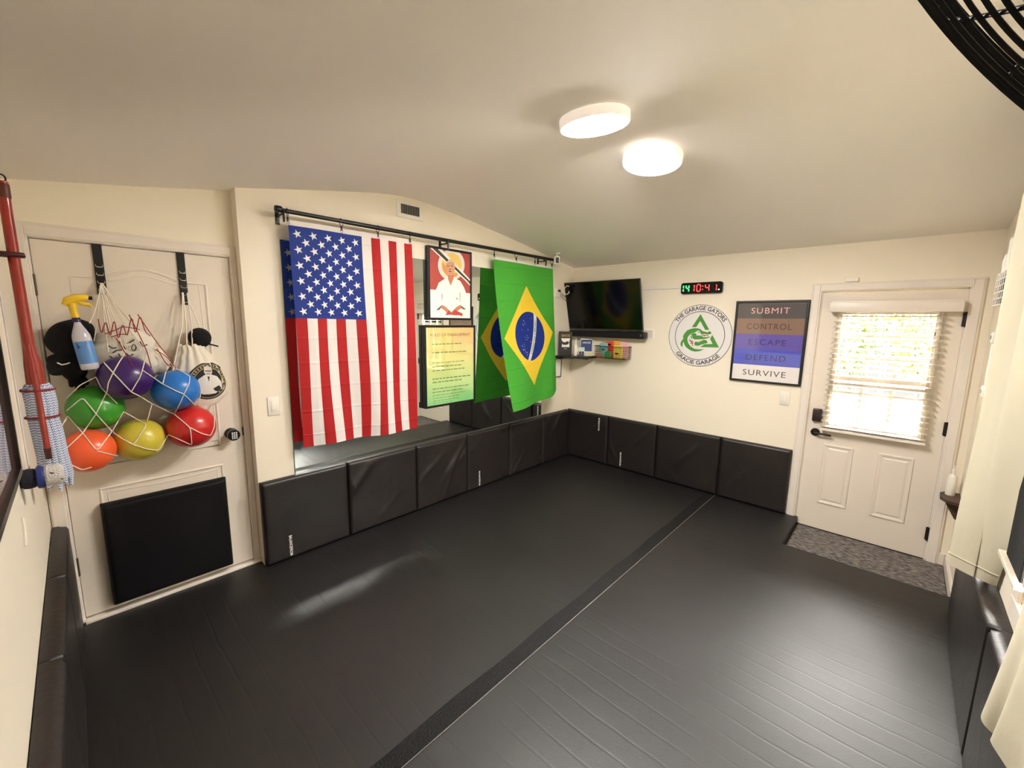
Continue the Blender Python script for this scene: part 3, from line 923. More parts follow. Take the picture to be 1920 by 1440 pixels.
sw = thing('light_switch', (-3.437, 0, 1.122), 'white rocker light switch on the wall left of the striped flag', 'light switch')
MB().box(-3.473, -3.401, -.007, 0, 1.122, 1.25, .004).build('plate', M_PLASTIC, sw, smooth=True)
MB().box(-3.454, -3.420, -.011, -.006, 1.150, 1.222, .003).build('rocker', M_PLASTIC, sw, smooth=True)
sw = thing('light_switch', (0, -2.338, 1.068), 'white light switch below the poster of coloured bands', 'light switch')
MB().box(-.007, 0, -2.376, -2.300, 1.068, 1.19, .004).build('plate', M_PLASTIC, sw, smooth=True)
MB().box(-.011, -.006, -2.356, -2.320, 1.096, 1.162, .003).build('rocker', M_PLASTIC, sw, smooth=True)
sn = thing('door_sensor', (0, -2.698, 2.123), 'small white sensor block on the wall above the exterior door casing', 'sensor')
MB().box(-.014, 0, -2.742, -2.656, 2.126, 2.16, .004).build('housing', M_PLASTIC, sn, smooth=True)

# ================================================================== far wall
tv = thing('television', (-.08, -.49, 1.69), 'black flat television tilted forward on the wall in the corner', 'television')
TW, TH = .966, .560
ty0 = -.006
tb = Vector((-.052, 0, 1.695)); tt = Vector((-.200, 0, 2.244))
up = (tt-tb); up.normalize(); nrm = Vector((-up.z, 0, up.x))
nrm = Vector((-up.z, 0, up.x)); nrm = nrm if nrm.x < 0 else -nrm
def tvp(a, b, d): return tb+up*(b*TH)+Vector((0, ty0-a*TW, 0))+nrm*d
def tvbox(m, a0, a1, b0, b1, d0, d1):
    V = [tvp(a, b_, d) for d in (d0, d1) for a, b_ in ((a0, b0), (a1, b0), (a1, b1), (a0, b1))]
    return m.add(V, [(0, 1, 2, 3), (4, 7, 6, 5), (0, 4, 5, 1), (1, 5, 6, 2), (2, 6, 7, 3), (3, 7, 4, 0)])
tvbox(MB(), 0, 1, 0, 1, -.025, 0).build('cabinet', M_BLKPLA, tv)
tvbox(MB(), .008, .992, .022, .986, -.001, .0015).build('screen', mat('dark screen glass', (4, 4, 5), .13, spec=.32), tv)
m = MB(); tvbox(m, -.001, 1.001, -.004, .014, -.02, .003); m.build('lower_bezel', mat('grey bezel', (80, 76, 74), .35, metal=.6), tv)
m = MB(); tvbox(m, .3, .7, .15, .6, -.05, -.024)
c = tvp(.5, .4, -.04)
m.tube([c, (-.004, c.y, c.z)], .025, 12); m.box(-.012, -.001, c.y-.16, c.y+.16, c.z-.1, c.z+.1)
m.build('wall_bracket', M_BLACK, tv)
# white carabiner shaped cord loop at the corner of the screen
m = MB()
lp = [(1067, 537), (1063, 536), (1059, 540), (1058, 545), (1060, 551), (1063, 552), (1067, 549), (1066.5, 545.5)]
def tvhit(px, py, d=.008):
    o_, di = ray(px, py); p0 = tb+nrm*d
    return o_+di*((p0-o_).dot(nrm)/di.dot(nrm))
m.tube([tvhit(*q) for q in lp], .005, 8)
tag(m.build('cord_loop', M_CORD, smooth=True), 'bent white cord loop hanging at the upper left of the television screen', 'cord')

sb = thing('soundbar', (-.07, -.525, 1.60), 'long black soundbar on the wall below the television', 'soundbar')
MB().box(-.108, -.018, -1.022, -.035, 1.603, 1.680, .016, seg=4).build('body', M_BLKPLA, sb, smooth=True)
MB().box(-.110, -.107, -.96, -.06, 1.612, 1.671, .004).build('grille', mat('black speaker cloth', (12, 11, 13), .9, bump=(400, .4)), sb)
m = MB()
for q in range(3): m.box(-.1095, -.107, -.992+q*.008, -.989+q*.008, 1.63, 1.655, .001)
m.build('buttons', mat('grey print', (120, 120, 120), .5), sb)
for y in (-.2, -.85): MB().box(-.02, -.0, y-.02, y+.02, 1.61, 1.67, .002).build('wall_bracket', M_BLACK, sb)
op = thing('outlet_box', (0, -1.01, 1.6), 'white recessed outlet box on the wall at the right end of the soundbar', 'outlet')
m = MB(); m.box(-.006, 0, -1.083, -.930, 1.598, 1.617, .002).box(-.006, 0, -1.083, -.930, 1.695, 1.714, .002).box(-.0055, 0, -1.083, -1.060, 1.615, 1.697, .002).box(-.0055, 0, -.952, -.930, 1.615, 1.697, .002)
m.build('plate', M_PLASTIC, op); MB().box(-.002, -.0005, -1.07, -.94, 1.61, 1.70).build('recess', mat('cream plastic', (214, 204, 186), .5), op)
tag(MB().box(-.012, -.0, -1.350, -.93, 2.133, 2.155, .002).build('cable_raceway', M_PLASTIC), 'white cable raceway running along the wall from television to clock', 'cable cover')

ck = thing('digital_clock', (0, -1.542, 2.07), 'black digital clock with green and red glowing digits on the wall', 'clock')
CY0, CY1, CZ0, CZ1 = -1.347, -1.740, 2.073, 2.181
m = MB(); bm = bmesh.new(); bmesh.ops.create_cube(bm, size=1)
for v in bm.verts: v.co = Vector((-.015+.03*v.co.x, (CY0+CY1)/2+(CY0-CY1)*v.co.y, (CZ0+CZ1)/2+(CZ1-CZ0)*v.co.z))
bmesh.ops.bevel(bm, geom=[e for e in bm.edges if abs(e.verts[0].co.x-e.verts[1].co.x) > .01], offset=.022, segments=6, profile=.5, affect='EDGES')
m.bm(bm); m.build('case', mat('glossy black plastic', (8, 8, 9), .12), ck, smooth=True)
SEG = {'0': 'abcdef', '1': 'bc', '4': 'bcfg'}
def digit(m, ch, y, z, w, h, th, sl=.08):
    x = -.0308
    L = {'a': (0, 1, 1, 1), 'b': (1, 1, 1, .5), 'c': (1, .5, 1, 0), 'd': (0, 0, 1, 0), 'e': (0, .5, 0, 0), 'f': (0, 1, 0, .5), 'g': (0, .5, 1, .5)}
    for s in SEG[ch]:
        a0, b0, a1, b1 = L[s]
        if a0 == a1: q = [(a0*w-th/2, min(b0, b1)*h+th*.35), (a0*w+th/2, min(b0, b1)*h+th*.35), (a0*w+th/2, max(b0, b1)*h-th*.35), (a0*w-th/2, max(b0, b1)*h-th*.35)]
        else: q = [(th*.4, b0*h-th/2), (w-th*.4, b0*h-th/2), (w-th*.4, b0*h+th/2), (th*.4, b0*h+th/2)]
        m.add([(x, y-(p+sl*r_), z+r_) for p, r_ in q], [(0, 1, 2, 3)])
mg = mat('green led', (60, 255, 120), .5, emit=.36); mrd = mat('red led', (255, 70, 66), .5, emit=.34)
m = MB(); digit(m, '1', -1.347, 2.092, .024, .068, .0125, 0); digit(m, '4', -1.397, 2.092, .028, .068, .0125, 0)
m.build('green_digits', mg, ck)
m = MB()
digit(m, '1', -1.454, 2.094, .024, .066, .010, 0); digit(m, '0', -1.503, 2.094, .034, .066, .010, 0); digit(m, '4', -1.584, 2.094, .034, .066, .010, 0); digit(m, '1', -1.662, 2.096, .024, .060, .009, 0)
for z in (2.112, 2.142): m.box(-.031, -.0305, -1.564, -1.554, z-.005, z+.005)
m.build('red_digits', mrd, ck)
MB().box(-.031, -.0305, -1.715, -1.703, 2.100, 2.111).build('white_dot', mat('white led', (240, 255, 255), .5, emit=.4), ck)

# ---- round crocodile sign
sg = thing('round_sign', (0, -1.552, 1.351), 'round white wall sign with a green crocodile and triangle', 'sign')
GYc, GZc, GR = -1.552, 1.6586, .308
def disc(m, r0, r1, x, n=96):
    V = []; F = []
    for k in range(n):
        a = 2*PI*k/n
        V += [(x, GYc-r0*math.cos(a), GZc+r0*math.sin(a)), (x, GYc-r1*math.cos(a), GZc+r1*math.sin(a))]
    for k in range(n): F.append((2*k, 2*k+1, (2*k+3) % (2*n), (2*k+2) % (2*n)))
    return m.add(V, F)
MB().lathe([(0, 0), (GR, 0), (GR, .004), (0, .004)], 96, Matrix.Translation((-.0005, GYc, GZc)) @ Matrix.Rotation(-PI/2, 4, 'Y')).build('disc', mat('white vinyl sign', (229, 226, 224), .45), sg)
m = MB(); disc(m, GR-.005, GR-.0005, -.0052); disc(m, .236, .242, -.0052)
m.build('ring_lines', mat('dark grey print', (62, 58, 58), .5), sg)
m = MB()
def arc_text(body, rad, mid, span, size, top):
    V, F = text_geo(body, 1.0, .022)
    x0, x1 = min(v[0] for v in V), max(v[0] for v in V)
    P = []
    for x, y in V:
        q = (x-x0)/(x1-x0)-.5
        if top: a = mid-q*span; rr = rad+y*size
        else: a = mid+q*span; rr = rad-y*size
        P.append((-.0054, GYc-rr*math.cos(a), GZc+rr*math.sin(a)))
    m.add(P, F)
arc_text('THE GARAGE GATORS', .272, math.radians(91), math.radians(117), .056, True)
arc_text('GRACIE GARAGE', .272, math.radians(-91), math.radians(98), .056, False)
m.build('lettering', mat('dark grey print', (62, 58, 58), .5), sg)
def ZG(X, Y, x=-.0054): return at(1245+X/11.25, 565+Y/11.25, 'x', x)
mgr = mat('green vinyl print', (72, 142, 52), .5)
m = MB()
for P in ([(773, 270), (955, 600), (870, 605), (765, 415), (680, 545), (585, 545)], [(1020, 710), (1160, 975), (760, 965), (850, 905), (1025, 900), (970, 790)]):
    m.poly([ZG(*p) for p in P])
m.build('triangle', mgr, sg)
m = MB()
for P in ([(845, 1005), (760, 1050), (660, 1060), (580, 1045), (520, 1010), (455, 960), (425, 900), (415, 850), (395, 880), (390, 920), (395, 965), (350, 930), (350, 870), (385, 815), (410, 785), (400, 740), (430, 680), (490, 610), (570, 580), (640, 565), (720, 570), (775, 590), (810, 625), (860, 640), (925, 655), (950, 630), (985, 640), (1000, 665), (980, 695), (920, 700), (870, 690), (770, 690), (768, 650), (740, 612), (700, 620), (670, 648), (560, 690), (510, 740), (490, 800), (510, 880), (560, 950), (640, 1000), (740, 1015)],
          [(560, 700), (640, 665), (690, 690), (680, 720), (770, 720), (840, 755), (920, 755), (985, 735), (950, 770), (860, 795), (780, 800), (640, 805), (600, 770), (590, 720)],
          [(635, 890), (660, 850), (720, 860), (780, 840), (840, 810), (900, 825), (920, 880), (870, 890), (800, 910), (720, 940), (650, 930)], [(705, 640), (745, 632), (758, 650), (725, 660)],
          [(555, 720), (580, 730), (600, 800), (575, 790)]):
    m.poly([ZG(*p) for p in P])
m.build('crocodile', mgr, sg)
m = MB()
for P in ([(530, 790), (580, 830), (625, 840), (600, 860), (625, 880), (605, 900), (622, 945), (580, 930), (600, 905), (550, 885), (575, 868), (535, 830)], [(780, 705), (800, 700), (940, 715), (930, 740), (880, 725), (850, 742), (830, 722), (800, 725)]):
    m.poly([ZG(*p) for p in P])
m.build('red_marks', mat('dull red print', (176, 92, 88), .5), sg)

# ---- banded poster
pt = thing('framed_poster', (0, -2.158, 1.25), 'black framed poster of coloured bands with five words beside the exterior door', 'poster')
QY0, QY1, QZ0, QZ1 = -1.872, -2.443, 1.250, 1.992
m = MB(); w = .018
m.box(-.026, 0, QY1, QY0, QZ0, QZ0+w, .003).box(-.026, 0, QY1, QY0, QZ1-w, QZ1, .003).box(-.0255, 0, QY0-w, QY0, QZ0+w-.004, QZ1-w+.004, .003).box(-.0255, 0, QY1, QY1+w, QZ0+w-.004, QZ1-w+.004, .003)
m.build('frame', M_BLACK, pt)
bands = [((70, 62, 58), 'SUBMIT', (232, 176, 170), .30), ((132, 100, 80), 'CONTROL', (66, 42, 34), .355), ((88, 72, 168), 'ESCAPE', (40, 28, 92), .295), ((62, 74, 190), 'DEFEND', (16, 16, 66), .315), ((232, 226, 224), 'SURVIVE', (34, 30, 30), .345)]  # top band is black, its grey has reflected haze put into the colour
hb = (QZ1-QZ0-2*w)/5
for i, (c, word, tcx, wd) in enumerate(bands):
    z1 = QZ1-w-i*hb
    bnd = MB().box(-.014, -.004, QY1+w, QY0-w, z1-hb, z1).build('colour_band', mat('band %d' % i, c, .5, coat=1.0), pt)
    m = MB(); letters(m, word, .075, on_far(-.0146, (QY0+QY1)/2+.005, z1-hb/2-.004), bold=0.0, width=wd, space=1.15)
    m.build('word', mat('band word %d' % i, tcx, .5, coat=1.0), bnd)

# ---- corner shelf and what stands on it
cs = thing('corner_shelf', (-.02, -.02, 1.34), 'black quarter round corner shelf below the television', 'shelf')
m = MB(); R_ = .385
arc = [(0-.001, -.001)]+[(-.001-R_*math.sin(a), -.001-R_*math.cos(a)) for a in np.linspace(0, PI/2, 20)]
m.prism([(x, y, 1.352) for x, y in arc], (0, 0, .026)); m.build('board', mat('glossy black lacquer', (10, 9, 10), .18), cs)
m = MB()
for r0, z in ((.36, 1.345), (.20, 1.335)):
    pass
m.prism([(-.001, -.001-.30, 1.351), (-.001, -.001, 1.351), (-.001, -.001, 1.325), (-.001, -.25, 1.325)], (-.012, 0, 0)).prism([(-.30, -.001, 1.351), (-.001, -.001, 1.351), (-.001, -.001, 1.325), (-.25, -.001, 1.325)], (0, -.012, 0))
m.build('bracket', M_BLACK, cs)
ZS = 1.3785
def slab_book(name, c, yaw, w, h, t, cover, label, cat='book', lean=0, group='books on the corner shelf'):
    """cover faces the local -y direction; returns thing and face mapper"""
    th = thing(name, (c[0], c[1], ZS), label, cat, group)
    Mx = Matrix.Translation((c[0], c[1], ZS)) @ Matrix.Rotation(yaw, 4, 'Z') @ Matrix.Rotation(-lean, 4, 'X')
    a = MB().box(-w/2, w/2, 0, .002, 0, h, M=Mx).box(-w/2, w/2, t-.002, t, 0, h, M=Mx).box(-w/2, -w/2+.002, 0, t, 0, h, M=Mx)
    a.build('cover', cover, th)
    MB().box(-w/2+.002, w/2-.003, .002, t-.002, .003, h-.003, M=Mx).build('pages', mat('book pages', (228, 222, 208), .8), th)
    return th, (lambda x, z, d=.0006: Mx @ Vector((x, -d, z)))
YW = math.radians(-45)
bk, fn = slab_book('book', (-.265, -.105), math.radians(-40), .158, .285, .02, mat('black book cover', (16, 15, 15), .35), 'black book with gold heading standing at the left of the corner shelf')
m = MB(); letters(m, 'GRACIE', .04, lambda a, b: fn(a, .235+b), bold=.02, width=.105); m.build('title', mat('gold print', (190, 150, 50), .5), bk)
m = MB().poly([fn(x, z) for x, z in ((-.055, .205), (.055, .205), (.045, .165), (.05, .10), (-.045, .10), (-.04, .165))]); m.build('picture', M_PRINTW, bk)
m = MB().poly([fn(x, z, .001) for x, z in ((-.045, .17), (-.01, .155), (.02, .17), (.04, .165), (.04, .14), (.01, .125), (-.03, .128), (-.045, .145))]); m.build('picture', M_PRINTB, bk)
m = MB().poly([fn(x, z) for x, z in ((-.02, .085), (.02, .085), (.02, .073), (-.02, .073))]); m.build('imprint', mat('grey print', (120, 120, 120), .5), bk)
bt = thing('squeeze_bottle', (-.165, -.185, ZS), 'white squeeze bottle with pointed cap between the black book and the box', 'bottle')
BM_ = Matrix.Translation((-.165, -.185, ZS))
MB().lathe([(0, 0), (.022, 0), (.024, .01), (.024, .11), (.019, .128), (.010, .135), (.010, .142), (0, .142)], 24, BM_).build('body', M_PLASTIC, bt, smooth=True)
MB().lathe([(0, .14), (.013, .14), (.013, .16), (.006, .19), (.003, .21), (0, .212)], 20, BM_).build('cap', M_PLASTIC, bt, smooth=True)
sbx = thing('small_box', (-.125, -.21, ZS), 'small white box with coloured squares on the corner shelf before the blue book', 'box')
Mx = Matrix.Translation((-.125, -.225, ZS)) @ Matrix.Rotation(math.radians(-52), 4, 'Z')
MB().box(-.05, .05, -.02, .02, 0, .10, .002, M=Mx).build('carton', mat('pale green card', (206, 222, 208), .6), sbx)
for k, cc in enumerate(((214, 152, 90), (36, 44, 84), (44, 60, 92))):
    MB().box(-.045+k*.031, -.018+k*.031, -.0206, -.0195, .015, .05, M=Mx).build('picture', mat('carton print %d' % k, cc, .5), sbx)
MB().box(-.048, .048, -.0206, -.0195, .002, .014, M=Mx).build('picture', mat('carton print 1', (36, 44, 84), .5), sbx)
bk, fn = slab_book('book', (-.075, -.275), math.radians(-66), .145, .205, .045, mat('white book cover', (228, 224, 216), .4), 'thick white book with a blue cover square at the right of the corner shelf', lean=.1)
m = MB().poly([fn(x, z) for x, z in ((-.066, .19), (.066, .19), (.066, .052), (-.066, .052))]); m.build('blue_square', mat('navy print', (34, 56, 120), .45), bk)
m = MB(); letters(m, 'GRACIE', .03, lambda a, b: fn(a, .155+b, .0014), bold=.02, width=.095)
m.build('title', M_PRINTW, bk)
m = MB().poly([fn(x, z) for x, z in ((-.05, .04), (.066, .034), (.066, .012), (-.05, .018))]); m.build('yellow_strip', mat('yellow print', (226, 208, 130), .5), bk)

# ---- wire basket of snacks
wb = thing('wire_basket', (-.09, -.635, 1.36), 'brown wire basket full of colourful packets on the wall below the soundbar', 'basket')
BX0, BX1, BY0, BY1, BZ0, BZ1 = -.155, -.008, -.445, -.828, 1.372, 1.508
m = MB(); k_ = .0022
for z in np.linspace(BZ0, BZ1-.02, 6):
    m.tube([(BX1, BY0, z), (BX0, BY0, z), (BX0, BY1, z), (BX1, BY1, z)], k_*.7, 6, closed=True)
for y in np.linspace(BY0, BY1, 20):
    m.tube([(BX0, y, BZ1), (BX0, y, BZ0), (BX1, y, BZ0), (BX1, y, BZ1)], k_*.7, 6)
for x in np.linspace(BX0, BX1, 7)[1:-1]:
    m.tube([(x, BY0, BZ1), (x, BY0, BZ0), (x, BY1, BZ0), (x, BY1, BZ1)], k_*.7, 6)
M_WIRE = mat('brown wire', (70, 54, 40), .4, metal=.5)
m.build('mesh', M_WIRE, wb, smooth=True)
MB().tube([(BX1, BY0, BZ1), (BX0-.003, BY0+.004, BZ1), (BX0-.003, BY1-.004, BZ1), (BX1, BY1, BZ1)], .004, 8, closed=True).build('rim', M_WIRE, wb, smooth=True)
def packet(c, w, h, t, yaw, roll, color, label, shape='pouch', extra=None):
    th = thing('snack_packet', c, label, 'packet', 'packets in the wire basket')
    Mx = Matrix.Translation(c) @ Matrix.Rotation(yaw, 4, 'Z') @ Matrix.Rotation(roll, 4, 'X')
    m = MB()
    def fn(u, v):
        a = 2*PI*u
        k = math.sin(PI*min(max(v, .02), .98))**.45
        wv = .93+.07*k
        cx = math.copysign(abs(math.cos(a))**.7, math.cos(a)); sx = math.copysign(abs(math.sin(a))**.9, math.sin(a))
        return Mx @ Vector((sx*t/2*k, cx*w/2*wv, h*v))
    m.grid(fn, 28, 16, uv=False, close_u=True)
    m.build('wrapper', mat('wrapper %d %d %d' % color, color, .35), th, smooth=True, angle=60)
    for (a, b, rw, rh, cc) in (extra or []):
        q = MB().poly([Mx @ Vector((-t/2*math.sin(PI*min(.98, max(.02, (b+dv)/h)))**.45*math.sqrt(max(0, 1-(2*(a+du)/w)**2))**.9-.0015, a+du, b+dv)) for du, dv in ((-rw, -rh), (rw, -rh), (rw, rh), (-rw, rh))])
        q.build('printed_patch', mat('patch %d %d %d' % cc, cc, .4), th)
    return th
packet((-.125, -.545, 1.378), .105, .165, .035, .1, .0, (112, 176, 176), 'teal packet standing at the left front of the wire basket', extra=[(0, .09, .02, .008, (30, 40, 44))])
packet((-.128, -.605, 1.378), .09, .075, .03, 0, 0, (74, 150, 72), 'green packet low in the middle of the wire basket')
packet((-.075, -.610, 1.378), .11, .185, .03, 0, -.1, (214, 66, 46), 'red packet with black top behind the green one in the basket', extra=[(.0, .15, .018, .012, (20, 16, 16))])
packet((-.122, -.725, 1.378), .125, .145, .04, -.1, 0, (232, 206, 92), 'yellow packet standing at the right front of the wire basket', extra=[(0, .055, .022, .010, (70, 52, 34))])
packet((-.062, -.755, 1.378), .12, .185, .03, 0, .1, (226, 176, 180), 'pink packet at the back right of the wire basket')
packet((-.055, -.515, 1.378), .12, .170, .03, 0, .1, (226, 158, 96), 'orange packet at the back left of the wire basket')
packet((-.13, -.50, 1.376), .10, .05, .025, 0, 0, (206, 120, 86), 'low brown orange packet lying at the bottom left of the wire basket')
packet((-.045, -.655, 1.378), .13, .195, .025, 0, 0, (222, 170, 74), 'golden packet at the back middle of the wire basket')

# ---- camera, plug strip
scm = thing('security_camera', (-.40, -.03, 2.42), 'small white security camera in the corner at the end of the flag rod', 'camera')
cpos = at(1044, 488, 'y', -.17)
cx, cy, cz = cpos
scm.location = (cx, cy, cz-.05)
Mx = Matrix.Translation((cx, cy, cz)) @ Matrix.Rotation(math.radians(-42), 4, 'Z')
MB().box(-.030, .030, -.028, .028, -.045, .040, .007, M=Mx).build('body', M_PLASTIC, scm, smooth=True)
MB().box(-.018, .018, -.0305, -.0275, -.034, .026, .003, M=Mx).build('lens_face', M_BLKPLA, scm)
zt = ceil_z(cx)
m = MB().tube([(cx, cy, cz+.038), (cx, cy, zt-.004)], .008, 10)
m.lathe([(0, -.012), (.030, -.010), (.034, -.003), (.034, .0), (0, .0)], 24, Matrix.Translation((cx, cy, zt)))
m.build('mount', M_PLASTIC, scm, smooth=True)
pw = thing('power_adapter', (-.31, -.01, 2.07), 'white plug adapter with dark cords on the wall left of the television', 'adapter')
MB().box(-.372, -.285, -.03, 0, 2.065, 2.165, .005).build('housing', M_PLASTIC, pw, smooth=True)
MB().box(-.345, -.31, -.045, -.029, 2.125, 2.15, .003).build('plug', M_BLKPLA, pw)
for k, (z, dz) in enumerate(((2.137, -.02), (2.10, .02), (2.085, -.01))):
    a = Vector((-.325 if k == 0 else -.30, -.04 if k == 0 else -.03, z)); b_ = tvp(.03, .70-k*.05, -.03)
    mid = (a+b_)/2+Vector((0, -.01, -.03+dz))
    pts = [a*(1-t_)**2+mid*2*t_*(1-t_)+b_*t_*t_ for t_ in np.linspace(0, 1, 14)]
    MB().tube(pts, .0028, 6).build('power_cord', M_BLKPLA, pw, smooth=True)

# ================================================================== ceiling lamps
M_LAMP = mat('lit lamp diffuser', (255, 250, 244), .5, emit=LAMP)
def lamp(x, y, tilt, label):
    t = thing('ceiling_light', (x, y, ceil_z(x)), label, 'ceiling light', 'round ceiling lights')
    Mx = Matrix.Translation((x, y, ceil_z(x)-.001)) @ Matrix.Rotation(tilt, 4, 'Y') @ Matrix.Rotation(PI, 4, 'X')
    MB().lathe([(0, -.006), (.150, -.006), (.163, .0), (.165, .004), (.165, .040), (.163, .043), (.159, .043), (.158, .034), (0, .030)], 64, Mx).build('housing', mat('white lamp housing', (236, 226, 214), .4, emit=RIM), t, smooth=True)
    MB().lathe([(.1575, .0350), (.152, .040), (.12, .043), (.06, .0445), (0, .045)], 64, Mx).build('diffuser', M_LAMP, t, smooth=True)
lamp(-2.535, -1.872, -math.atan(.15), 'round white ceiling light left of the ridge and farther up the picture')
lamp(-1.945, -1.890, math.atan(.125), 'round white ceiling light on the slope toward the television wall')

# ================================================================== blind on the outer door
bl = thing('window_blind', (-.045, -2.94, .9), 'white slatted blind hanging over the glass of the exterior door', 'blind')
M_SLAT = mat('white blind slat', (184, 177, 160), .45)
nt, N, L, b = nodes_of(M_SLAT)
tr = N.new('ShaderNodeBsdfTranslucent'); tr.inputs[0].default_value = lin((240, 228, 196))
mx = N.new('ShaderNodeMixShader'); mx.inputs[0].default_value = .03
L.new(b.outputs[0], mx.inputs[1]); L.new(tr.outputs[0], mx.inputs[2]); L.new(mx.outputs[0], N['Material Output'].inputs[0])
MB().box(-.088, -.022, -3.335, -2.585, 1.886, 1.962, .006).box(-.083, -.02, -3.325, -2.595, 1.958, 1.972, .003).build('valance', M_WHITE, bl, smooth=True)
ns = 22
for k in range(ns):
    z = .945+k*.0433
    tl = -.15
    m = MB()
    Mx = Matrix.Translation((-.046, -2.94, z)) @ Matrix.Rotation(tl, 4, 'Y')
    m.box(-.0245, .0245, -.318, .318, -.0014, .0014, .001, M=Mx, seg=1)
    m.build('slat', M_SLAT, bl)
MB().box(-.070, -.022, -3.258, -2.622, .905, .924, .003).build('bottom_rail', M_WHITE, bl)
for y in (-2.70, -2.94, -3.18):
    m = MB()
    m.tube([(-.0715, y, .92), (-.0715, y, 1.89)], .0012, 5); m.build('ladder_cord', M_CORD, bl)
    MB().tube([(-.021, y, .92), (-.021, y, 1.89)], .0012, 5).build('ladder_cord', M_CORD, bl)
MB().tube([(-.076, -3.21, 1.88), (-.078, -3.212, 1.80), (-.077, -3.213, 1.74)], .0022, 6).build('pull_cord', M_CORD, bl)
MB().lathe([(0, 0), (.006, .004), (.005, .022), (.002, .03), (0, .03)], 12, Matrix.Translation((-.077, -3.213, 1.715))).build('tassel', mat('grey tassel', (130, 124, 110), .5), bl, smooth=True)

# ================================================================== things hanging on the inner door
def strap(x, z0, label):
    t = thing('over_door_hook', (x, DY-.01, z0), label, 'hook')
    m = MB(); m.box(x-.019, x+.019, DY-.008, DY-.002, z0, IZ1+.001, .001)
    m.box(x-.019, x+.019, DY-.006, DY+.04, IZ1+.0005, IZ1+.0035)
    m.build('strap', M_BLKPLA, t)
    z = IZ1-.10
    while z > z0+.01:
        q = MB().tube([(x-.012, DY-.008, z), (x-.012, DY-.024, z-.012), (x-.008, DY-.034, z-.016), (x+.008, DY-.034, z-.016), (x+.012, DY-.024, z-.012), (x+.012, DY-.008, z)], .003, 8)
        q.build('loop', M_CHROME, t, smooth=True); z -= .042
    return t
strap(-4.195, 1.885, 'black strap hook over the white inner door holding the net of balls')
strap(-3.845, 1.845, 'black strap hook over the white inner door holding the white drawstring bag')

BALLS = [('purple', (236, 708, 83, -.085), (58, 24, 100), 'purple ball at the top of the net under the spray bottle'),
         ('blue', (330, 731, 75, -.055), (34, 112, 196), 'blue ball in the net before the white drawstring bag'),
         ('green', (180, 764, 83, -.018), (60, 150, 44), 'green ball at the left of the net above the orange one'),
         ('red', (359, 800, 78, -.03), (196, 34, 34), 'red ball at the lower right of the net beside the door knob'),
         ('yellow', (262, 824, 78, -.018), (206, 190, 66), 'yellow ball at the bottom of the net between orange and red'),
         ('orange', (166, 845, 80, -.082), (240, 96, 52), 'orange ball at the lower left of the net')]
SPH = []
for nm, (px, py, h, yy), c, lb in BALLS:
    P = at(px, py, 'y', yy); dep = float(np.dot(np.array(P)-CAM, _fw)); r = h/2*dep/FOC*.985
    if nm == 'red': r = min(r, .122)
    SPH.append((P, r))
    mm = mat(nm+' rubber ball', c, .32, coat=.15)
    m = MB().sphere(P, r, 48, 32)
    o = m.build('play_ball', mm, smooth=True, angle=80, origin=P)
    tag(o, lb, 'ball', 'play balls in the net')
    d = (Vector(CAM)-P).normalized()
def net_pt(px, py, off=.003, y=-.10):
    o_, d = ray(px, py)
    best = None
    for c, r in SPH:
        q = o_-c; bq = q.dot(d); disc_ = bq*bq-(q.dot(q)-(r+off)**2)
        if disc_ > 0:
            tq = -bq-math.sqrt(disc_)
            if best is None or tq < best: best = tq
    if best is None:
        return at(px, py, 'y', y)
    return o_+d*best
def net_line(pts, n=10, y=-.10):
    out = []
    for a, b in zip(pts, pts[1:]):
        for k in range(n):
            t_ = k/n; out.append(net_pt(a[0]+(b[0]-a[0])*t_, a[1]+(b[1]-a[1])*t_, y=y))
    out.append(net_pt(*pts[-1], y=y))
    # pull jumps between ball and free run into a smooth cord
    for _ in range(3):
        out = [out[0]]+[(out[i-1]+out[i]*2+out[i+1])/4 for i in range(1, len(out)-1)]+[out[-1]]
    return out
nb = thing('net_bag', (-4.1, -.0, 1.0), 'white cord net bag holding the coloured balls on the inner door', 'net bag')
NET = [[(195, 680), (212, 699), (246, 735), (262, 743)], [(201, 734), (203, 718), (212, 699)], [(246, 735), (262, 708), (267, 694), (275, 662)], [(267, 694), (305, 720)],
       [(305, 720), (310, 700), (315, 682)], [(212, 699), (224, 678), (235, 662)], [(285, 757), (327, 777), (337, 757), (345, 739), (370, 764), (378, 732)], [(285, 757), (276, 790)],
       [(232, 772), (275, 796), (262, 816), (250, 834), (228, 822), (210, 809), (222, 788), (232, 772)], [(180, 776), (210, 809)], [(180, 776), (155, 812), (136, 830), (117, 847)],
       [(127, 780), (155, 812), (182, 846), (210, 809)], [(117, 847), (130, 870), (154, 881), (172, 876)], [(182, 846), (220, 855)], [(250, 834), (275, 842), (297, 845), (316, 815)],
       [(316, 815), (340, 826), (360, 835), (357, 802), (327, 777)], [(357, 802), (378, 813), (395, 817), (402, 800), (402, 782)], [(305, 720), (330, 733), (345, 739)], [(180, 707), (190, 727), (220, 757)],
       [(125, 747), (150, 722), (180, 707)], [(125, 770), (155, 745), (180, 776)], [(345, 739), (355, 718), (356, 705), (332, 692)], [(262, 743), (285, 757)], [(180, 776), (201, 734)], [(115, 800), (127, 780)]]
for P in NET:
    MB().tube(net_line(P), .0026, 6).build('net_cord', M_CORD, nb, smooth=True)
hook = (-4.195, .058, 1.935)
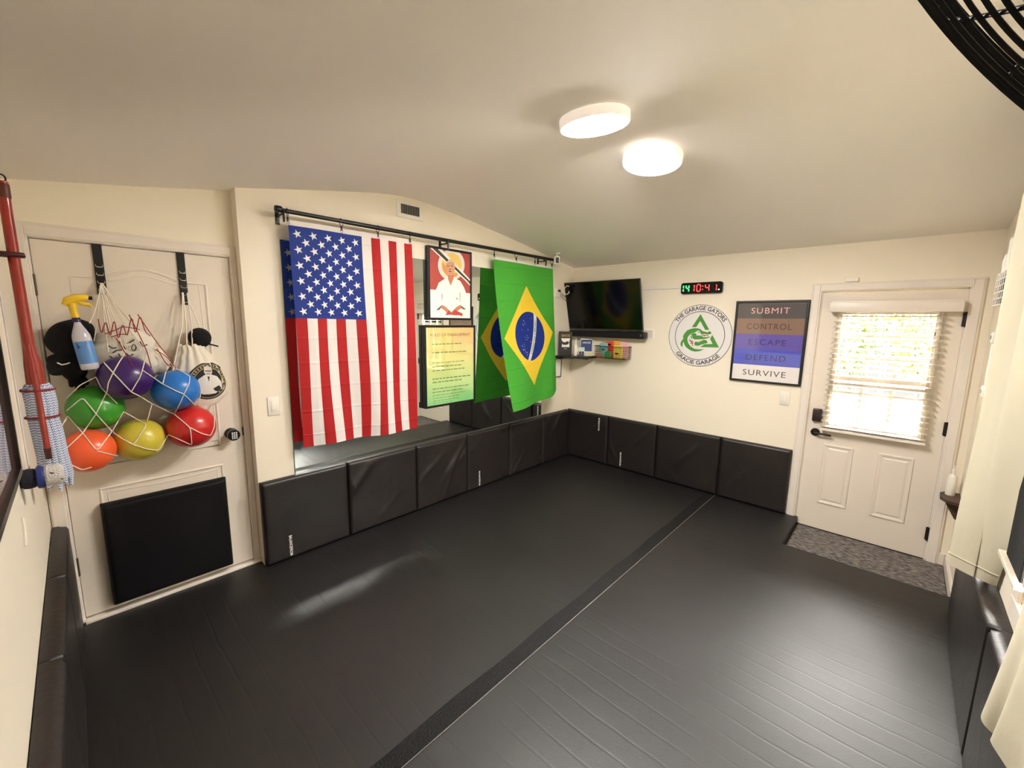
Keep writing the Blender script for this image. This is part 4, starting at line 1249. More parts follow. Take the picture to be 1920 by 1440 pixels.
for end, y in (((168, 606), -.06), ((176, 640), -.05), ((205, 622), -.10), ((214, 640), -.09), ((238, 650), -.08), ((262, 648), -.05), ((300, 668), -.02), ((203, 660), -.12), ((235, 662), -.12), ((275, 662), -.10), ((322, 690), -.06), ((332, 692), -.05)):
    e = net_pt(*end, y=y); h_ = Vector(hook)+Vector((rnd.uniform(-.008, .008), rnd.uniform(-.006, .0), rnd.uniform(-.01, .01)))
    pts = [h_*(1-t_)+e*t_+Vector((0, -.03*math.sin(PI*t_)*0, -.02*math.sin(PI*t_))) for t_ in np.linspace(0, 1, 10)]
    MB().tube(pts, .0026, 6).build('gather_cord', M_CORD, nb, smooth=True)
M_RCORD = mat('red cord', (150, 44, 44), .6)
for zz in ([(184, 598), (190, 628), (198, 600), (207, 634), (214, 596), (222, 640), (230, 604), (238, 634), (247, 590), (254, 630), (262, 588), (272, 622), (282, 630)], [(196, 626), (214, 620), (232, 612), (262, 618)], [(208, 632), (228, 626), (240, 628)],
           [(242, 590), (262, 630), (276, 660), (284, 690)], [(258, 589), (280, 622), (300, 650), (318, 672)], [(218, 634), (234, 660), (250, 690)], [(294, 653), (310, 680), (322, 690)], [(290, 655), (312, 668), (330, 690)]):
    MB().tube(net_line(zz, 6, -.12), .0022, 6).build('red_net_cord', M_RCORD, nb, smooth=True)

# spray bottle
sp_ = thing('spray_bottle', (-4.27, -.10, 1.50), 'clear spray bottle with blue label and yellow trigger tucked in the top of the net', 'spray bottle')
SB = at(170, 692, 'y', -.105); sx, sy, sz = SB
sz -= .0
Mx = Matrix.Translation((sx, sy, sz)) @ Matrix.Rotation(math.radians(-6), 4, 'Y') @ Matrix.Scale(.70, 4, (1, 0, 0)) @ Matrix.Scale(.62, 4, (0, 1, 0))
MB().lathe([(0, 0), (.044, 0), (.049, .006), (.050, .02), (.050, .15), (.047, .17), (.038, .19), (.026, .212), (.018, .228), (.016, .235), (0, .236)], 36, Mx).build('bottle_body', mat('milky clear plastic', (206, 202, 214), .2, coat=.4), sp_, smooth=True)
MB().lathe([(.0492, .03), (.0505, .031), (.0508, .14), (.0498, .141)], 36, Mx).build('label_sleeve', mat('light blue label', (92, 142, 204), .4), sp_, smooth=True)
m = MB(); m.poly([Mx @ Vector((.0515*math.sin(a), -.0515*math.cos(a), z)) for a, z in ((-.75, .138), (.35, .138), (.1, .118), (-.4, .112), (-.75, .105))])
m.build('label_swoosh', mat('dark blue label print', (38, 76, 160), .4), sp_)
MB().lathe([(0, .234), (.021, .234), (.021, .256), (.017, .258), (0, .258)], 24, Mx).build('collar', mat('dark violet plastic', (44, 26, 84), .35), sp_, smooth=True)
MY = mat('yellow plastic', (240, 200, 50), .35)
m = MB(); My = Matrix.Translation((sx, sy, sz)) @ Matrix.Rotation(math.radians(-6), 4, 'Y')
m.tube([My @ Vector(p) for p in ((0, 0, .256), (0, 0, .30), (0, 0, .325))], [.015, .015, .018], 14)
m.build('neck', MY, sp_, smooth=True)
m = MB(); m.tube([My @ Vector(p) for p in ((-.028, 0, .318), (-.012, 0, .338), (.02, 0, .348), (.055, 0, .348), (.062, 0, .346))], [.010, .019, .021, .016, .013], 14)
m.build('trigger_head', MY, sp_, smooth=True)
m = MB(); m.tube([My @ Vector(p) for p in ((.022, 0, .335), (.038, 0, .318), (.058, 0, .314), (.066, 0, .302))], [.011, .010, .008, .005], 10); m.build('trigger', MY, sp_, smooth=True)
m = MB(); m.tube([My @ Vector(p) for p in ((.062, 0, .346), (.076, 0, .345))], .009, 12); m.build('nozzle', M_BLKPLA, sp_, smooth=True)

def blob(name, m_, parent, c, R, seed, amp=.1, nu=44, nv=30, freq=3.0, M=None):
    """one lumpy closed cloth form"""
    Rr = random.Random(seed); ph = [(Rr.uniform(0, 6.28), Rr.uniform(1, freq), Rr.uniform(1, freq)) for _ in range(6)]
    c = Vector(c)
    def fn(u, v):
        th = PI*v; p_ = 2*PI*u
        k = 1+amp*sum(math.sin(round(b)*p_+a+cc*th*2) for a, b, cc in ph)/2.4*math.sin(th)
        q = Vector((R[0]*math.sin(th)*math.cos(p_), R[1]*math.sin(th)*math.sin(p_), R[2]*math.cos(th)))*k
        return c+(M @ q if M else q)
    mb_ = MB().grid(fn, nu, nv, close_u=True, uv=False)
    return mb_.build(name, m_, parent, smooth=True, angle=80)
# black cap behind the bottle
cp = thing('cloth_hat', (-4.33, .0, 1.48), 'black cloth hat with curved brim hanging at the hinge side behind the spray bottle', 'hat')
c1 = at(136, 635, 'y', .0)
blob('crown', M_BLACKCLOTH, cp, (c1.x, -.0, c1.z), (.085, .075, .105), 3, .12, M=Matrix.Rotation(.5, 3, 'Y'))
c2 = at(122, 680, 'y', -.0)
blob('brim', M_BLACKCLOTH, cp, (c2.x+.01, -.02, c2.z), (.085, .05, .055), 5, .15, M=Matrix.Rotation(-.3, 3, 'Y'))
m = MB(); q = [at(*p, 'y', -.085) for p in ((112, 678), (119, 674), (118, 671), (121, 675), (113, 679))]
m.tube([at(*p, 'y', -.080) for p in ((107, 680), (116, 684), (126, 682), (131, 680))], .003, 6); m.build('stitching', M_CORD, cp, smooth=True)
cp2 = thing('black_glove', (-4.28, .02, 1.40), 'limp black cloth glove hanging below the black hat', 'glove')
c3 = at(146, 708, 'y', .02)
blob('cuff', M_BLACKCLOTH, cp2, (c3.x-.01, .035, c3.z+.035), (.05, .04, .05), 8, .2)
for k, (dx, dz) in enumerate(((-.028, -.045), (-.006, -.062), (.014, -.058), (.03, -.04))):
    MB().tube([(c3.x-.01+dx*.4, .03, c3.z+.02), (c3.x+dx*.8, .02, c3.z+dz*.5), (c3.x+dx, .025, c3.z+dz)], [.016, .014, .008], 10).build('finger', M_BLACKCLOTH, cp2, smooth=True)
# rumpled white bag behind the purple ball
wb2 = thing('cloth_bag', (-4.13, .0, 1.5), 'rumpled white cloth bag with black strokes stuffed in the net behind the purple ball', 'bag')
c4 = at(238, 660, 'y', .02)
blob('cloth', M_WHITECLOTH, wb2, (c4.x-.01, .010, c4.z-.005), (.145, .075, .145), 11, .10, freq=5)
c5 = at(285, 672, 'y', .0)
blob('loose_corner', M_WHITECLOTH, wb2, (c5.x+.0, .03, c5.z-.01), (.07, .055, .09), 17, .12, freq=5, M=Matrix.Rotation(-.6, 3, 'Y'))
def bagray(px, py):
    o_, d = ray(px, py); c = Vector((c4.x-.01, .010, c4.z-.005)); S = (.157, .085, .157)
    q = Vector(((o_.x-c.x)/S[0], (o_.y-c.y)/S[1], (o_.z-c.z)/S[2])); e_ = Vector((d.x/S[0], d.y/S[1], d.z/S[2]))
    A_ = e_.dot(e_); B_ = q.dot(e_); C_ = q.dot(q)-1
    D_ = B_*B_-A_*C_
    return o_+d*((-B_-math.sqrt(max(0, D_)))/A_)
for P in ([(203, 648), (211, 653), (219, 652)], [(211, 662), (218, 657), (229, 656)], [(223, 640), (228, 645), (236, 655)], [(222, 663), (226, 669)], [(242, 643), (252, 637)], [(262, 640), (268, 650), (276, 646)], [(205, 668), (214, 672)], [(236, 662), (243, 668), (250, 664)]):
    m = MB(); m.tube([bagray(*p) for p in P], .0028, 6); m.build('black_stroke', M_PRINTB, wb2, smooth=True)
m = MB(); m.tube([bagray(251+4*math.cos(a), 652+6*math.sin(a)) for a in np.linspace(0, 2*PI, 13)[:-1]], .0024, 6, closed=True); m.build('black_stroke', M_PRINTB, wb2, smooth=True)

# white drawstring bag with round emblem
db = thing('drawstring_bag', (-3.82, .02, 1.23), 'white drawstring bag with a round black emblem hanging on the inner door', 'bag')
BXc, BYc = -3.835, .028
zt_, zb_ = 1.612, 1.222
def bag_w(v):      # half width from top (0) to bottom (1)
    pts_ = [(0, .060), (.08, .062), (.2, .088), (.4, .116), (.6, .130), (.8, .122), (.92, .085), (1, .02)]
    for (a, wa), (b_, wb_) in zip(pts_, pts_[1:]):
        if v <= b_:
            t_ = (v-a)/(b_-a); t_ = t_*t_*(3-2*t_); return wa+(wb_-wa)*t_
    return pts_[-1][1]
def bag_pt(u, v, off=0.0):
    a = 2*PI*u; w = bag_w(v)
    pl = (1-v)**2.0
    k = 1+.10*pl*math.sin(13*a)+.03*math.sin(3*a+4*v)
    dpt = .030+.040*math.sin(PI*min(1, v*1.05))**.7
    x = BXc+.03*(v-.3)+(w*k+off)*math.sin(a)
    y = BYc-(dpt*k+off)*math.cos(a)
    z = zt_+(zb_-zt_)*v+.006*pl*math.sin(9*a)
    return Vector((x, min(y, .096), z))
MB().grid(bag_pt, 120, 40, close_u=True, uv=False).build('bag_cloth', M_WHITECLOTH, db, smooth=True, angle=80)
def bag_front(x, z, off):
    v = min(.985, max(0.02, (zt_-z)/(zt_-zb_)))
    lo, hi = -.25, .25
    s_ = lambda u: bag_pt(u, v).x
    for _ in range(30):
        mid = (lo+hi)/2
        if s_(mid) < x: lo = mid
        else: hi = mid
    return bag_pt((lo+hi)/2, v, off)
EMC = (-3.790, 1.392); ER = .112
def emblem(r0, r1, col, nm, off, n=64, parent=db):
    m = MB()
    def fn(u, v):
        a = 2*PI*u; r = r0+(r1-r0)*v
        return bag_front(EMC[0]+r*math.cos(a)*.92, EMC[1]+r*math.sin(a), off)
    m.grid(fn, n, 6, close_u=True, uv=False).build(nm, mat('emblem %d %d %d' % col, col, .7), parent, smooth=True, angle=80)
emblem(0.001, ER, (30, 27, 32), 'emblem_disc', .0015)
emblem(ER-.012, ER-.009, (206, 190, 140), 'emblem_ring', .0022); emblem(ER-.034, ER-.031, (206, 190, 140), 'emblem_ring', .0022)
m = MB()
for a0 in list(np.linspace(.25, 1.35, 7))+list(np.linspace(1.8, 2.9, 7))+list(np.linspace(-.9, .1, 5)):
    P = []
    for da, dr in ((-.05, -.006), (.05, -.006), (.05, .006), (-.05, .006)):
        P.append(bag_front(EMC[0]+(ER-.021+dr)*math.cos(a0+da)*.92, EMC[1]+(ER-.021+dr)*math.sin(a0+da), .0024))
    m.add(P, [(0, 1, 2, 3)])
m.build('ring_lettering', mat('emblem 176 154 96', (176, 154, 96), .7), db)
def em_poly(P, col, nm, off):
    # filled outline laid over the cloth, split finely enough to follow it
    out = MB(); cx_ = sum(p[0] for p in P)/len(P); cy_ = sum(p[1] for p in P)/len(P)
    n = len(P); dense_ = []
    for i in range(n):
        a, b_ = P[i], P[(i+1) % n]
        for k in range(4): dense_.append((a[0]+(b_[0]-a[0])*k/4, a[1]+(b_[1]-a[1])*k/4))
    def fn(u, v):
        q = dense_[int(round(u*len(dense_))) % len(dense_)]
        return bag_front(EMC[0]+cx_+(q[0]-cx_)*v, EMC[1]+cy_+(q[1]-cy_)*v, off)
    out.grid(fn, len(dense_), 4, close_u=True, uv=False).build(nm, mat('emblem %d %d %d' % col, col, .7), db, smooth=True, angle=80)
em_poly([(-.068, -.02), (-.05, .02), (-.018, .04), (.016, .042), (.045, .025), (.066, -.01), (.07, -.05), (.03, -.078), (-.03, -.078), (-.06, -.055)], (226, 220, 212), 'figure', .0026)
em_poly([(-.021, .055), (-.018, .085), (0, .098), (.018, .085), (.021, .055), (.010, .036), (-.010, .036)], (214, 204, 192), 'head', .0030)
em_poly([(-.006, .030), (.0, -.004), (.006, .030)], (40, 36, 40), 'collar', .0032)
em_poly([(.02, -.045), (.05, -.03), (.064, -.05), (.045, -.07), (.026, -.06)], (40, 36, 40), 'sleeve_shadow', .0032)
em_poly([(-.016, .066), (.016, .066), (.016, .060), (-.016, .060)], (60, 52, 50), 'eyes', .0034)
em_poly([(-.010, .049), (.010, .049), (.010, .045), (-.010, .045)], (60, 52, 50), 'mouth', .0034)
MB().poly([bag_pt(.25+.07, .80, .002)+Vector(d) for d in ((0, 0, 0), (.022, -.004, .012), (.030, -.006, -.004), (.006, 0, -.02))]).build('care_tag', M_WHITECLOTH, db)
hk = Vector((-3.845, .062, 1.915))
for P in ([hk+Vector((-.012, 0, 0)), Vector((-3.885, -.02, 1.73)), Vector((-3.935, -.05, 1.55)), Vector((-3.965, -.07, 1.44))], [hk+Vector((.010, 0, 0)), Vector((-3.836, .02, 1.72)), Vector((-3.848, -.012, 1.60))],
          [hk+Vector((.014, .0, -.05)), Vector((-3.80, .04, 1.74)), Vector((-3.785, .03, 1.66))], [hk+Vector((-.01, 0, 0)), Vector((-3.862, .02, 1.72)), Vector((-3.872, -.0, 1.60))]):
    m = MB(); Q = []
    for a, b_ in zip(P, P[1:]): Q += [a+(b_-a)*k/4 for k in range(4)]
    Q.append(P[-1]); m.tube(Q, .0035, 8).build('drawcord', M_CORD, db, smooth=True)
hc = thing('cloth_hat', (-3.80, .04, 1.60), 'black round hat peeking out of the top of the white drawstring bag', 'hat')
MB().sphere((-3.800, .035, 1.650), (.058, .052, .060), 32, 20).build('crown', M_BLACKCLOTH, hc, smooth=True)
Mq = Matrix.Translation((-3.765, .02, 1.615)) @ Matrix.Rotation(.35, 4, 'Y')
MB().box(-.03, .05, -.03, .03, -.004, .004, .003, M=Mq).build('brim', M_BLACKCLOTH, hc, smooth=True)

# ================================================================== left wall
rail = MB()
rail.box(-4.512, -4.498, -.74, -.60, 1.20, 2.33, .003).box(-4.498, -4.494, -.715, -.625, 1.21, 2.32, .003)
tag(rail.build('mounting_board', M_WHITE), 'white vertical board on the wall behind the red mop handle', 'board')
mp_ = thing('twist_mop', (-4.455, -.55, 1.08), 'mop with red handle and blue white woven strands hanging beside the inner door', 'mop')
hx, hy = -4.456, -.55
MB().tube([(hx-.002, hy, 2.265), (hx-.002, hy, 2.0), (hx, hy, 1.74), (hx, hy, 1.64)], [.016, .0165, .017, .017], 16).build('grip_sleeve', M_RED, mp_, smooth=True)
MB().tube([(hx, hy, 1.66), (hx+.001, hy, 1.62), (hx+.004, hy, 1.58), (hx+.004, hy, 1.47)], [.017, .020, .026, .028], 16).build('wringer_cone', M_RED, mp_, smooth=True)
MB().tube([(hx-.002, hy-.018, 1.66), (hx+.006, hy-.040, 1.5), (hx+.008, hy-.046, 1.24)], .0095, 12).build('handle_rod', M_RED, mp_, smooth=True)
MB().tube([(hx+.008, hy-.046, 1.245), (hx+.008, hy-.044, 1.20)], [.011, .009], 12).build('rod_socket', mat('dark red brown plastic', (72, 30, 26), .4), mp_, smooth=True)
m = MB(); m.tube([(hx-.002+.010*math.cos(a), hy, 2.275+.014*math.sin(a)) for a in np.linspace(0, 2*PI, 17)[:-1]], .0028, 6, closed=True); m.build('hanging_loop', M_BLACK, mp_, smooth=True)
MB().lathe([(.0168, 0), (.0182, .002), (.0182, .05), (.0168, .052)], 20, Matrix.Translation((hx-.002, hy, 2.205))).build('end_collar', mat('brown plastic', (88, 40, 28), .4), mp_, smooth=True)
ms = mat('blue white woven strands', (200, 206, 222), .9)
nt, N, L, b = nodes_of(ms)
tc = N.new('ShaderNodeTexCoord'); sp = N.new('ShaderNodeSeparateXYZ'); L.new(tc.outputs['Object'], sp.inputs[0])
zig = math_node(nt, 'ABSOLUTE', math_node(nt, 'SUBTRACT', math_node(nt, 'FRACT', math_node(nt, 'MULTIPLY', math_node(nt, 'ADD', sp.outputs['X'], sp.outputs['Y']), 90.0)), .5))
ph_ = math_node(nt, 'FRACT', math_node(nt, 'ADD', math_node(nt, 'MULTIPLY', sp.outputs['Z'], 95.0), math_node(nt, 'MULTIPLY', zig, 1.2)))
L.new(mix_col(nt, math_node(nt, 'GREATER_THAN', ph_, .52), lin((226, 226, 230)), lin((116, 142, 192))), b.inputs['Base Color'])
for k in range(13):
    a = 2*PI*k/13; rr = .034
    x0, y0 = hx+.006+rr*math.cos(a), hy+rr*math.sin(a)
    lo = 1.06+.05*((k*7) % 5)/5
    m = MB(); m.tube([(hx+.006+rr*.8*math.cos(a), hy+rr*.8*math.sin(a), 1.50), (x0, y0, 1.48), (x0+.004, y0, 1.42), (x0+.002, y0, 1.365), (x0+.008, y0, 1.30), (x0+.012, y0, 1.2), (x0+.014+.006*math.cos(a), y0, 1.12), (x0+.018, y0, lo)], [.007, .0105, .0115, .0095, .0115, .0115, .011, .006], 10)
    m.build('strand', ms, mp_, smooth=True)
mbnd = mat('dark red band', (128, 30, 34), .7)
for z, dx in ((1.478, .006), (1.368, .008)):
    MB().tube([(hx+dx+.047*math.cos(a), hy+.047*math.sin(a), z) for a in np.linspace(0, 2*PI, 33)[:-1]], .0045, 6, closed=True).build('binding_band', mbnd, mp_, smooth=True)
cl = thing('mop_clip', (-4.49, -.55, 1.99), 'dark clip on the board gripping the red mop handle', 'clip')
m = MB(); m.box(-4.512, -4.497, -.60, -.52, 1.975, 2.025, .004); m.build('base', M_BLKPLA, cl)
for s in (-1, 1):
    MB().tube([(-4.498, hy+s*.026, 2.0), (-4.470, hy+s*.028, 2.0), (-4.446, hy+s*.024, 2.0), (-4.432, hy+s*.017, 2.0)], .009, 10).build('jaw', mat('dark red brown plastic', (72, 30, 26), .4), cl, smooth=True)
hb_ = thing('hand_brush', (-4.46, -.83, 1.2), 'navy brush with white bristle end and dark fuzzy back mounted below the mop', 'brush')
zc_ = 1.195; yb_ = -.84
MY_ = Matrix.Translation((-4.512, yb_, zc_)) @ Matrix.Rotation(PI/2, 4, 'Y')
MB().lathe([(0, 0), (.026, .0), (.034, .006), (.036, .018), (.034, .032), (.030, .038), (0, .038)], 28, MY_).build('dark_fuzz', mat('dark navy fuzz', (24, 22, 40), .95, bump=(120, .8)), hb_, smooth=True)
MB().lathe([(0, .037), (.034, .037), (.041, .041), (.041, .052), (.036, .058), (0, .058)], 28, MY_).build('navy_base', mat('navy plastic', (28, 44, 112), .4), hb_, smooth=True)
MB().lathe([(0, .057), (.034, .057), (.038, .064), (.036, .076), (.039, .088), (.035, .100), (.028, .106), (0, .104)], 28, MY_).build('white_end', mat('white bristles', (222, 216, 214), .9, bump=(220, 1.0)), hb_, smooth=True)
for k in range(3):
    MB().tube([(-4.440+.012*k, yb_-.033, zc_+.018-.014*k), (-4.430+.010*k, yb_-.036, zc_+.014-.014*k)], .0016, 5).build('dark_tie', M_BLKPLA, hb_)
pf = thing('picture_frame', (-4.51, -1.45, 1.28), 'dark framed glossy picture on the wall left of the mop', 'picture')
wxl = lambda y: -4.503+.0114*(y-.12)
def lw(d, y, z): return Vector((wxl(y)+d, y, z))
y0, y1, z0, z1 = -1.085, -1.78, 1.285, 2.15
def lbox(m, d0, d1, ya, yb, za, zb):
    V = [lw(d, y, z) for d in (d0, d1) for y, z in ((ya, za), (yb, za), (yb, zb), (ya, zb))]
    return m.add(V, [(0, 1, 2, 3), (4, 7, 6, 5), (0, 4, 5, 1), (1, 5, 6, 2), (2, 6, 7, 3), (3, 7, 4, 0)])
m = MB(); w = .02
lbox(m, .002, .030, y0, y1, z0, z0+w); lbox(m, .002, .030, y0, y1, z1-w, z1); lbox(m, .002, .030, y0, y0-w, z0+w, z1-w); lbox(m, .002, .030, y1+w, y1, z0+w, z1-w)
m.build('frame', mat('black brown frame', (22, 15, 14), .3), pf)
m = MB(); lbox(m, .003, .020, y0-w, y1+w, z0+w, z1-w); m.build('print', mat('dark red brown print', (72, 36, 34), .5, coat=1.0, spec=.7), pf)
m = MB(); m.tube([lw(.004, -.97, 1.10), lw(.006, -.975, 1.07), lw(.006, -1.0, 1.03), lw(.004, -1.01, 1.015)], .003, 6)
tag(m.build('wall_hook', M_PLASTIC, smooth=True), 'thin white curved hook on the wall below the hand brush', 'hook')

# ================================================================== curtain side
mcur = mat('cream curtain cloth', (200, 194, 172), .9, bump=(30, .12), spec=.1)
nt, N, L, b = nodes_of(mcur)
tr = N.new('ShaderNodeBsdfTranslucent'); tr.inputs[0].default_value = lin((240, 232, 205))
mx = N.new('ShaderNodeMixShader'); mx.inputs[0].default_value = .004
L.new(b.outputs[0], mx.inputs[1]); L.new(tr.outputs[0], mx.inputs[2]); L.new(mx.outputs[0], N['Material Output'].inputs[0])
crod = thing('curtain_pole', (-2.5, -3.40, 2.30), 'dark pole carrying the cream curtains above the window', 'pole')
MB().tube([(-1.45, -3.395, 2.30), (-3.55, -3.395, 2.30)], .010, 12).build('pole', M_BRONZE, crod, smooth=True)
for x in (-1.5, -3.5):
    MB().tube([(x, -3.395, 2.29), (x, WR, 2.28)], .006, 8).build('bracket', M_BRONZE, crod, smooth=True)
def spl(P, t):
    n = len(P)-1; f = min(n-1e-6, max(0, t*n)); i = int(f); k = f-i
    a = P[max(0, i-1)]; b_ = P[i]; c = P[i+1]; d = P[min(n, i+2)]
    return tuple(.5*((2*b_[q])+(-a[q]+c[q])*k+(2*a[q]-5*b_[q]+4*c[q]-d[q])*k*k+(-a[q]+3*b_[q]-3*c[q]+d[q])*k**3) for q in range(len(b_)))
def curtain(name, top, bot, ztop, zbot, label, curve=1.0, wob=.006):
    def fn(u, v):
        a = spl(top, u); b_ = spl(bot, u)
        k = v**curve
        x = a[0]+(b_[0]-a[0])*k; y = a[1]+(b_[1]-a[1])*k
        z = ztop+(zbot-ztop)*v+(b_[2] if len(b_) > 2 else 0)*k
        y += wob*math.sin(7*u+5*v)*math.sin(PI*v); x += wob*math.sin(11*u+8*v)
        return (x, max(y, WR+.004+(.066 if z < .69 else 0)), z)
    c = MB().grid(fn, 90, 70)
    o = c.build('drape', mcur, label, smooth=True, angle=80, fix=False)
    return fn
ct = thing('window_curtain', (-1.9, -3.40, .70), 'cream curtain hanging in deep folds between the exterior door and the window', 'curtain', 'cream curtains')
f1 = curtain('window_curtain', [(-1.66, -3.455), (-1.70, -3.37), (-1.735, -3.335), (-1.79, -3.365), (-1.86, -3.41), (-1.88, -3.37), (-2.0, -3.37), (-2.15, -3.42), (-2.32, -3.455)],
             [(-1.60, -3.455), (-1.61, -3.37), (-1.638, -3.322), (-1.68, -3.352), (-1.728, -3.398), (-1.715, -3.395), (-1.728, -3.415), (-1.742, -3.440), (-1.752, -3.464)], 2.30, .695, ct, 1.15)
m = MB(); m.tube([Vector(f1(u, .965))+Vector((-.001, .001, 0)) for u in np.linspace(.1, .98, 60)], .0022, 6); m.build('hem_seam', mcur, ct, smooth=True)
ct2 = thing('window_curtain', (-2.9, -3.40, .68), 'cream curtain bunched low at the near side of the window with a gathered hem', 'curtain', 'cream curtains')
curtain('window_curtain', [(-2.70, -3.44), (-2.76, -3.38), (-2.84, -3.41), (-2.92, -3.37), (-3.0, -3.41), (-3.1, -3.37), (-3.2, -3.41), (-3.35, -3.40)],
        [(-2.37, -3.455, .02), (-2.50, -3.40, .01), (-2.66, -3.343, -.01), (-2.72, -3.37, -.02), (-2.78, -3.35, .0), (-2.9, -3.38, .0), (-3.0, -3.35, .0), (-3.2, -3.40, .0)], 2.30, .69, ct2, 1.6)
lnr = thing('blackout_panel', (-1.9, -3.46, .9), 'narrow black panel standing at the window edge behind the cream curtain', 'panel')
MB().box(-2.16, -1.90, WR+.017, WR+.027, .90, 1.95, .003).build('cloth', M_BLACKCLOTH, lnr)
MB().box(-2.17, -1.84, WR+.016, WR+.040, .872, .892, .003).build('lower_bar', mat('cream plastic', (214, 204, 186), .5), lnr)

# white wire shelf with books, mostly behind the curtain
ws = thing('wire_shelf', (-1.42, -3.41, 1.885), 'white wire shelf basket high on the wall partly hidden by the cream curtain', 'shelf')
sx0, sx1, sy0, sy1, sz0, sz1 = -1.20, -1.64, -3.468, -3.358, 1.885, 2.035
m = MB()
for z in np.linspace(sz0, sz1, 6):
    m.tube([(sx0, sy0, z), (sx0, sy1, z), (sx1, sy1, z), (sx1, sy0, z)], .0028, 6, closed=True)
m.build('wires', M_WHITE, ws, smooth=True)
m = MB()
for x in np.linspace(sx0, sx1, 9): m.tube([(x, sy1, sz1), (x, sy1, sz0), (x, sy0, sz0), (x, sy0, sz1)], .002, 6)
m.build('uprights', M_WHITE, ws, smooth=True)
MB().box(sx1+.01, sx0-.01, sy0+.01, sy1-.012, sz0+.006, sz0+.13).build('liner', mat('dark brown liner', (40, 28, 26), .8), ws)
def shelf_book(x, w, h, tiltdeg, c, label):
    th = thing('book', (x, -3.42, sz0+.137), label, 'book', 'books in the wire shelf')
    Mx = Matrix.Translation((x, -3.41, sz0+.137)) @ Matrix.Rotation(math.radians(tiltdeg), 4, 'Y')
    MB().box(-w/2, w/2, -.05, .045, 0, h, .002, M=Mx).build('cover', mat('cover %d %d %d' % c, c, .5), th)
    MB().box(-w/2+.003, w/2-.003, -.046, .0455, .003, h+.0006, M=Mx).build('pages', mat('book pages', (228, 222, 208), .8), th)
for x, w, h, tl, c, lb in ((-1.225, .022, .085, 12, (226, 222, 216), 'pale thin book at the far end of the white wire shelf'), (-1.262, .026, .10, 12, (232, 228, 222), 'white book second from the far end of the wire shelf'),
                           (-1.300, .026, .10, 12, (216, 212, 206), 'greyish white book third from the far end of the wire shelf'), (-1.365, .045, .165, 14, (234, 226, 218), 'tall thick white book rising above its row in the wire shelf'),
                           (-1.435, .028, .17, 14, (34, 30, 54), 'tall dark navy book beside the thick white one in the wire shelf'), (-1.485, .02, .17, 14, (160, 156, 164), 'tall grey book next to the navy one in the wire shelf')):
    shelf_book(x, w, h, tl, c, lb)
m = MB(); m.tube([(-1.56, -3.375, 2.03), (-1.50, -3.375, 2.235), (-1.62, -3.375, 2.26), (-1.63, -3.375, 2.05)], .007, 8)
tag(m.build('bent_bracket', M_PLASTIC, smooth=True), 'bent white tube standing at the top of the wire shelf', 'bracket')
# upright white rail beside the curtain
ur = thing('wall_rail', (-.457, WR, 1.36), 'white plastic rail mounted upright on the wall beside the cream curtain', 'rail')
MB().box(-.490, -.425, WR, WR+.022, 1.36, 1.76, .01).build('channel', M_PLASTIC, ur, smooth=True)
for z in (1.385, 1.72):
    MB().box(-.502, -.412, WR, WR+.030, z-.035, z+.035, .012).build('end_cap', M_PLASTIC, ur, smooth=True)
    MB().box(-.475, -.45, WR+.029, WR+.033, z-.012, z+.012, .002).build('latch', mat('grey plastic', (150, 146, 138), .5), ur)
# small brown corner shelf with bottle
bs = thing('wall_shelf', (-.17, -3.43, .50), 'small dark brown bracket shelf in the corner right of the exterior door', 'shelf')
m = MB(); m.prism([(-.035, WR+.001, .568), (-.30, WR+.001, .568), (-.27, -3.40, .568), (-.2, -3.370, .568), (-.10, -3.372, .568), (-.05, -3.40, .568)], (0, 0, .022))
M_BROWN = mat('dark brown wood', (74, 48, 36), .45, bump=(30, .2)); m.build('board', M_BROWN, bs)
m = MB(); m.prism([(-.16, WR+.001, .567), (-.16, -3.385, .567), (-.16, -3.40, .545), (-.16, WR+.02, .44), (-.16, WR+.001, .43)], (-.02, 0, 0)); m.build('bracket', M_BROWN, bs)
bo = thing('pump_bottle', (-.12, -3.42, .5905), 'slim white bottle standing on the small brown shelf', 'bottle')
BM_ = Matrix.Translation((-.12, -3.42, .5905))
MB().lathe([(0, 0), (.024, 0), (.026, .01), (.026, .13), (.018, .15), (.009, .157), (.009, .165), (0, .165)], 24, BM_).build('body', M_PLASTIC, bo, smooth=True)
MB().lathe([(0, .163), (.011, .163), (.011, .185), (.005, .19), (.005, .22), (0, .221)], 16, BM_).build('cap', M_PLASTIC, bo, smooth=True)
pl_ = thing('wall_plug', (-.60, WR, .33), 'white plug in the wall outlet low beside the cream curtain', 'plug')
MB().box(-.66, -.56, WR, WR+.006, .28, .40, .002).build('plate', M_PLASTIC, pl_)
MB().box(-.635, -.59, WR+.004, WR+.045, .35, .385, .006).build('plug_body', M_PLASTIC, pl_, smooth=True)
MB().box(-.632, -.593, WR+.004, WR+.038, .295, .325, .006).build('plug_body', M_PLASTIC, pl_, smooth=True)

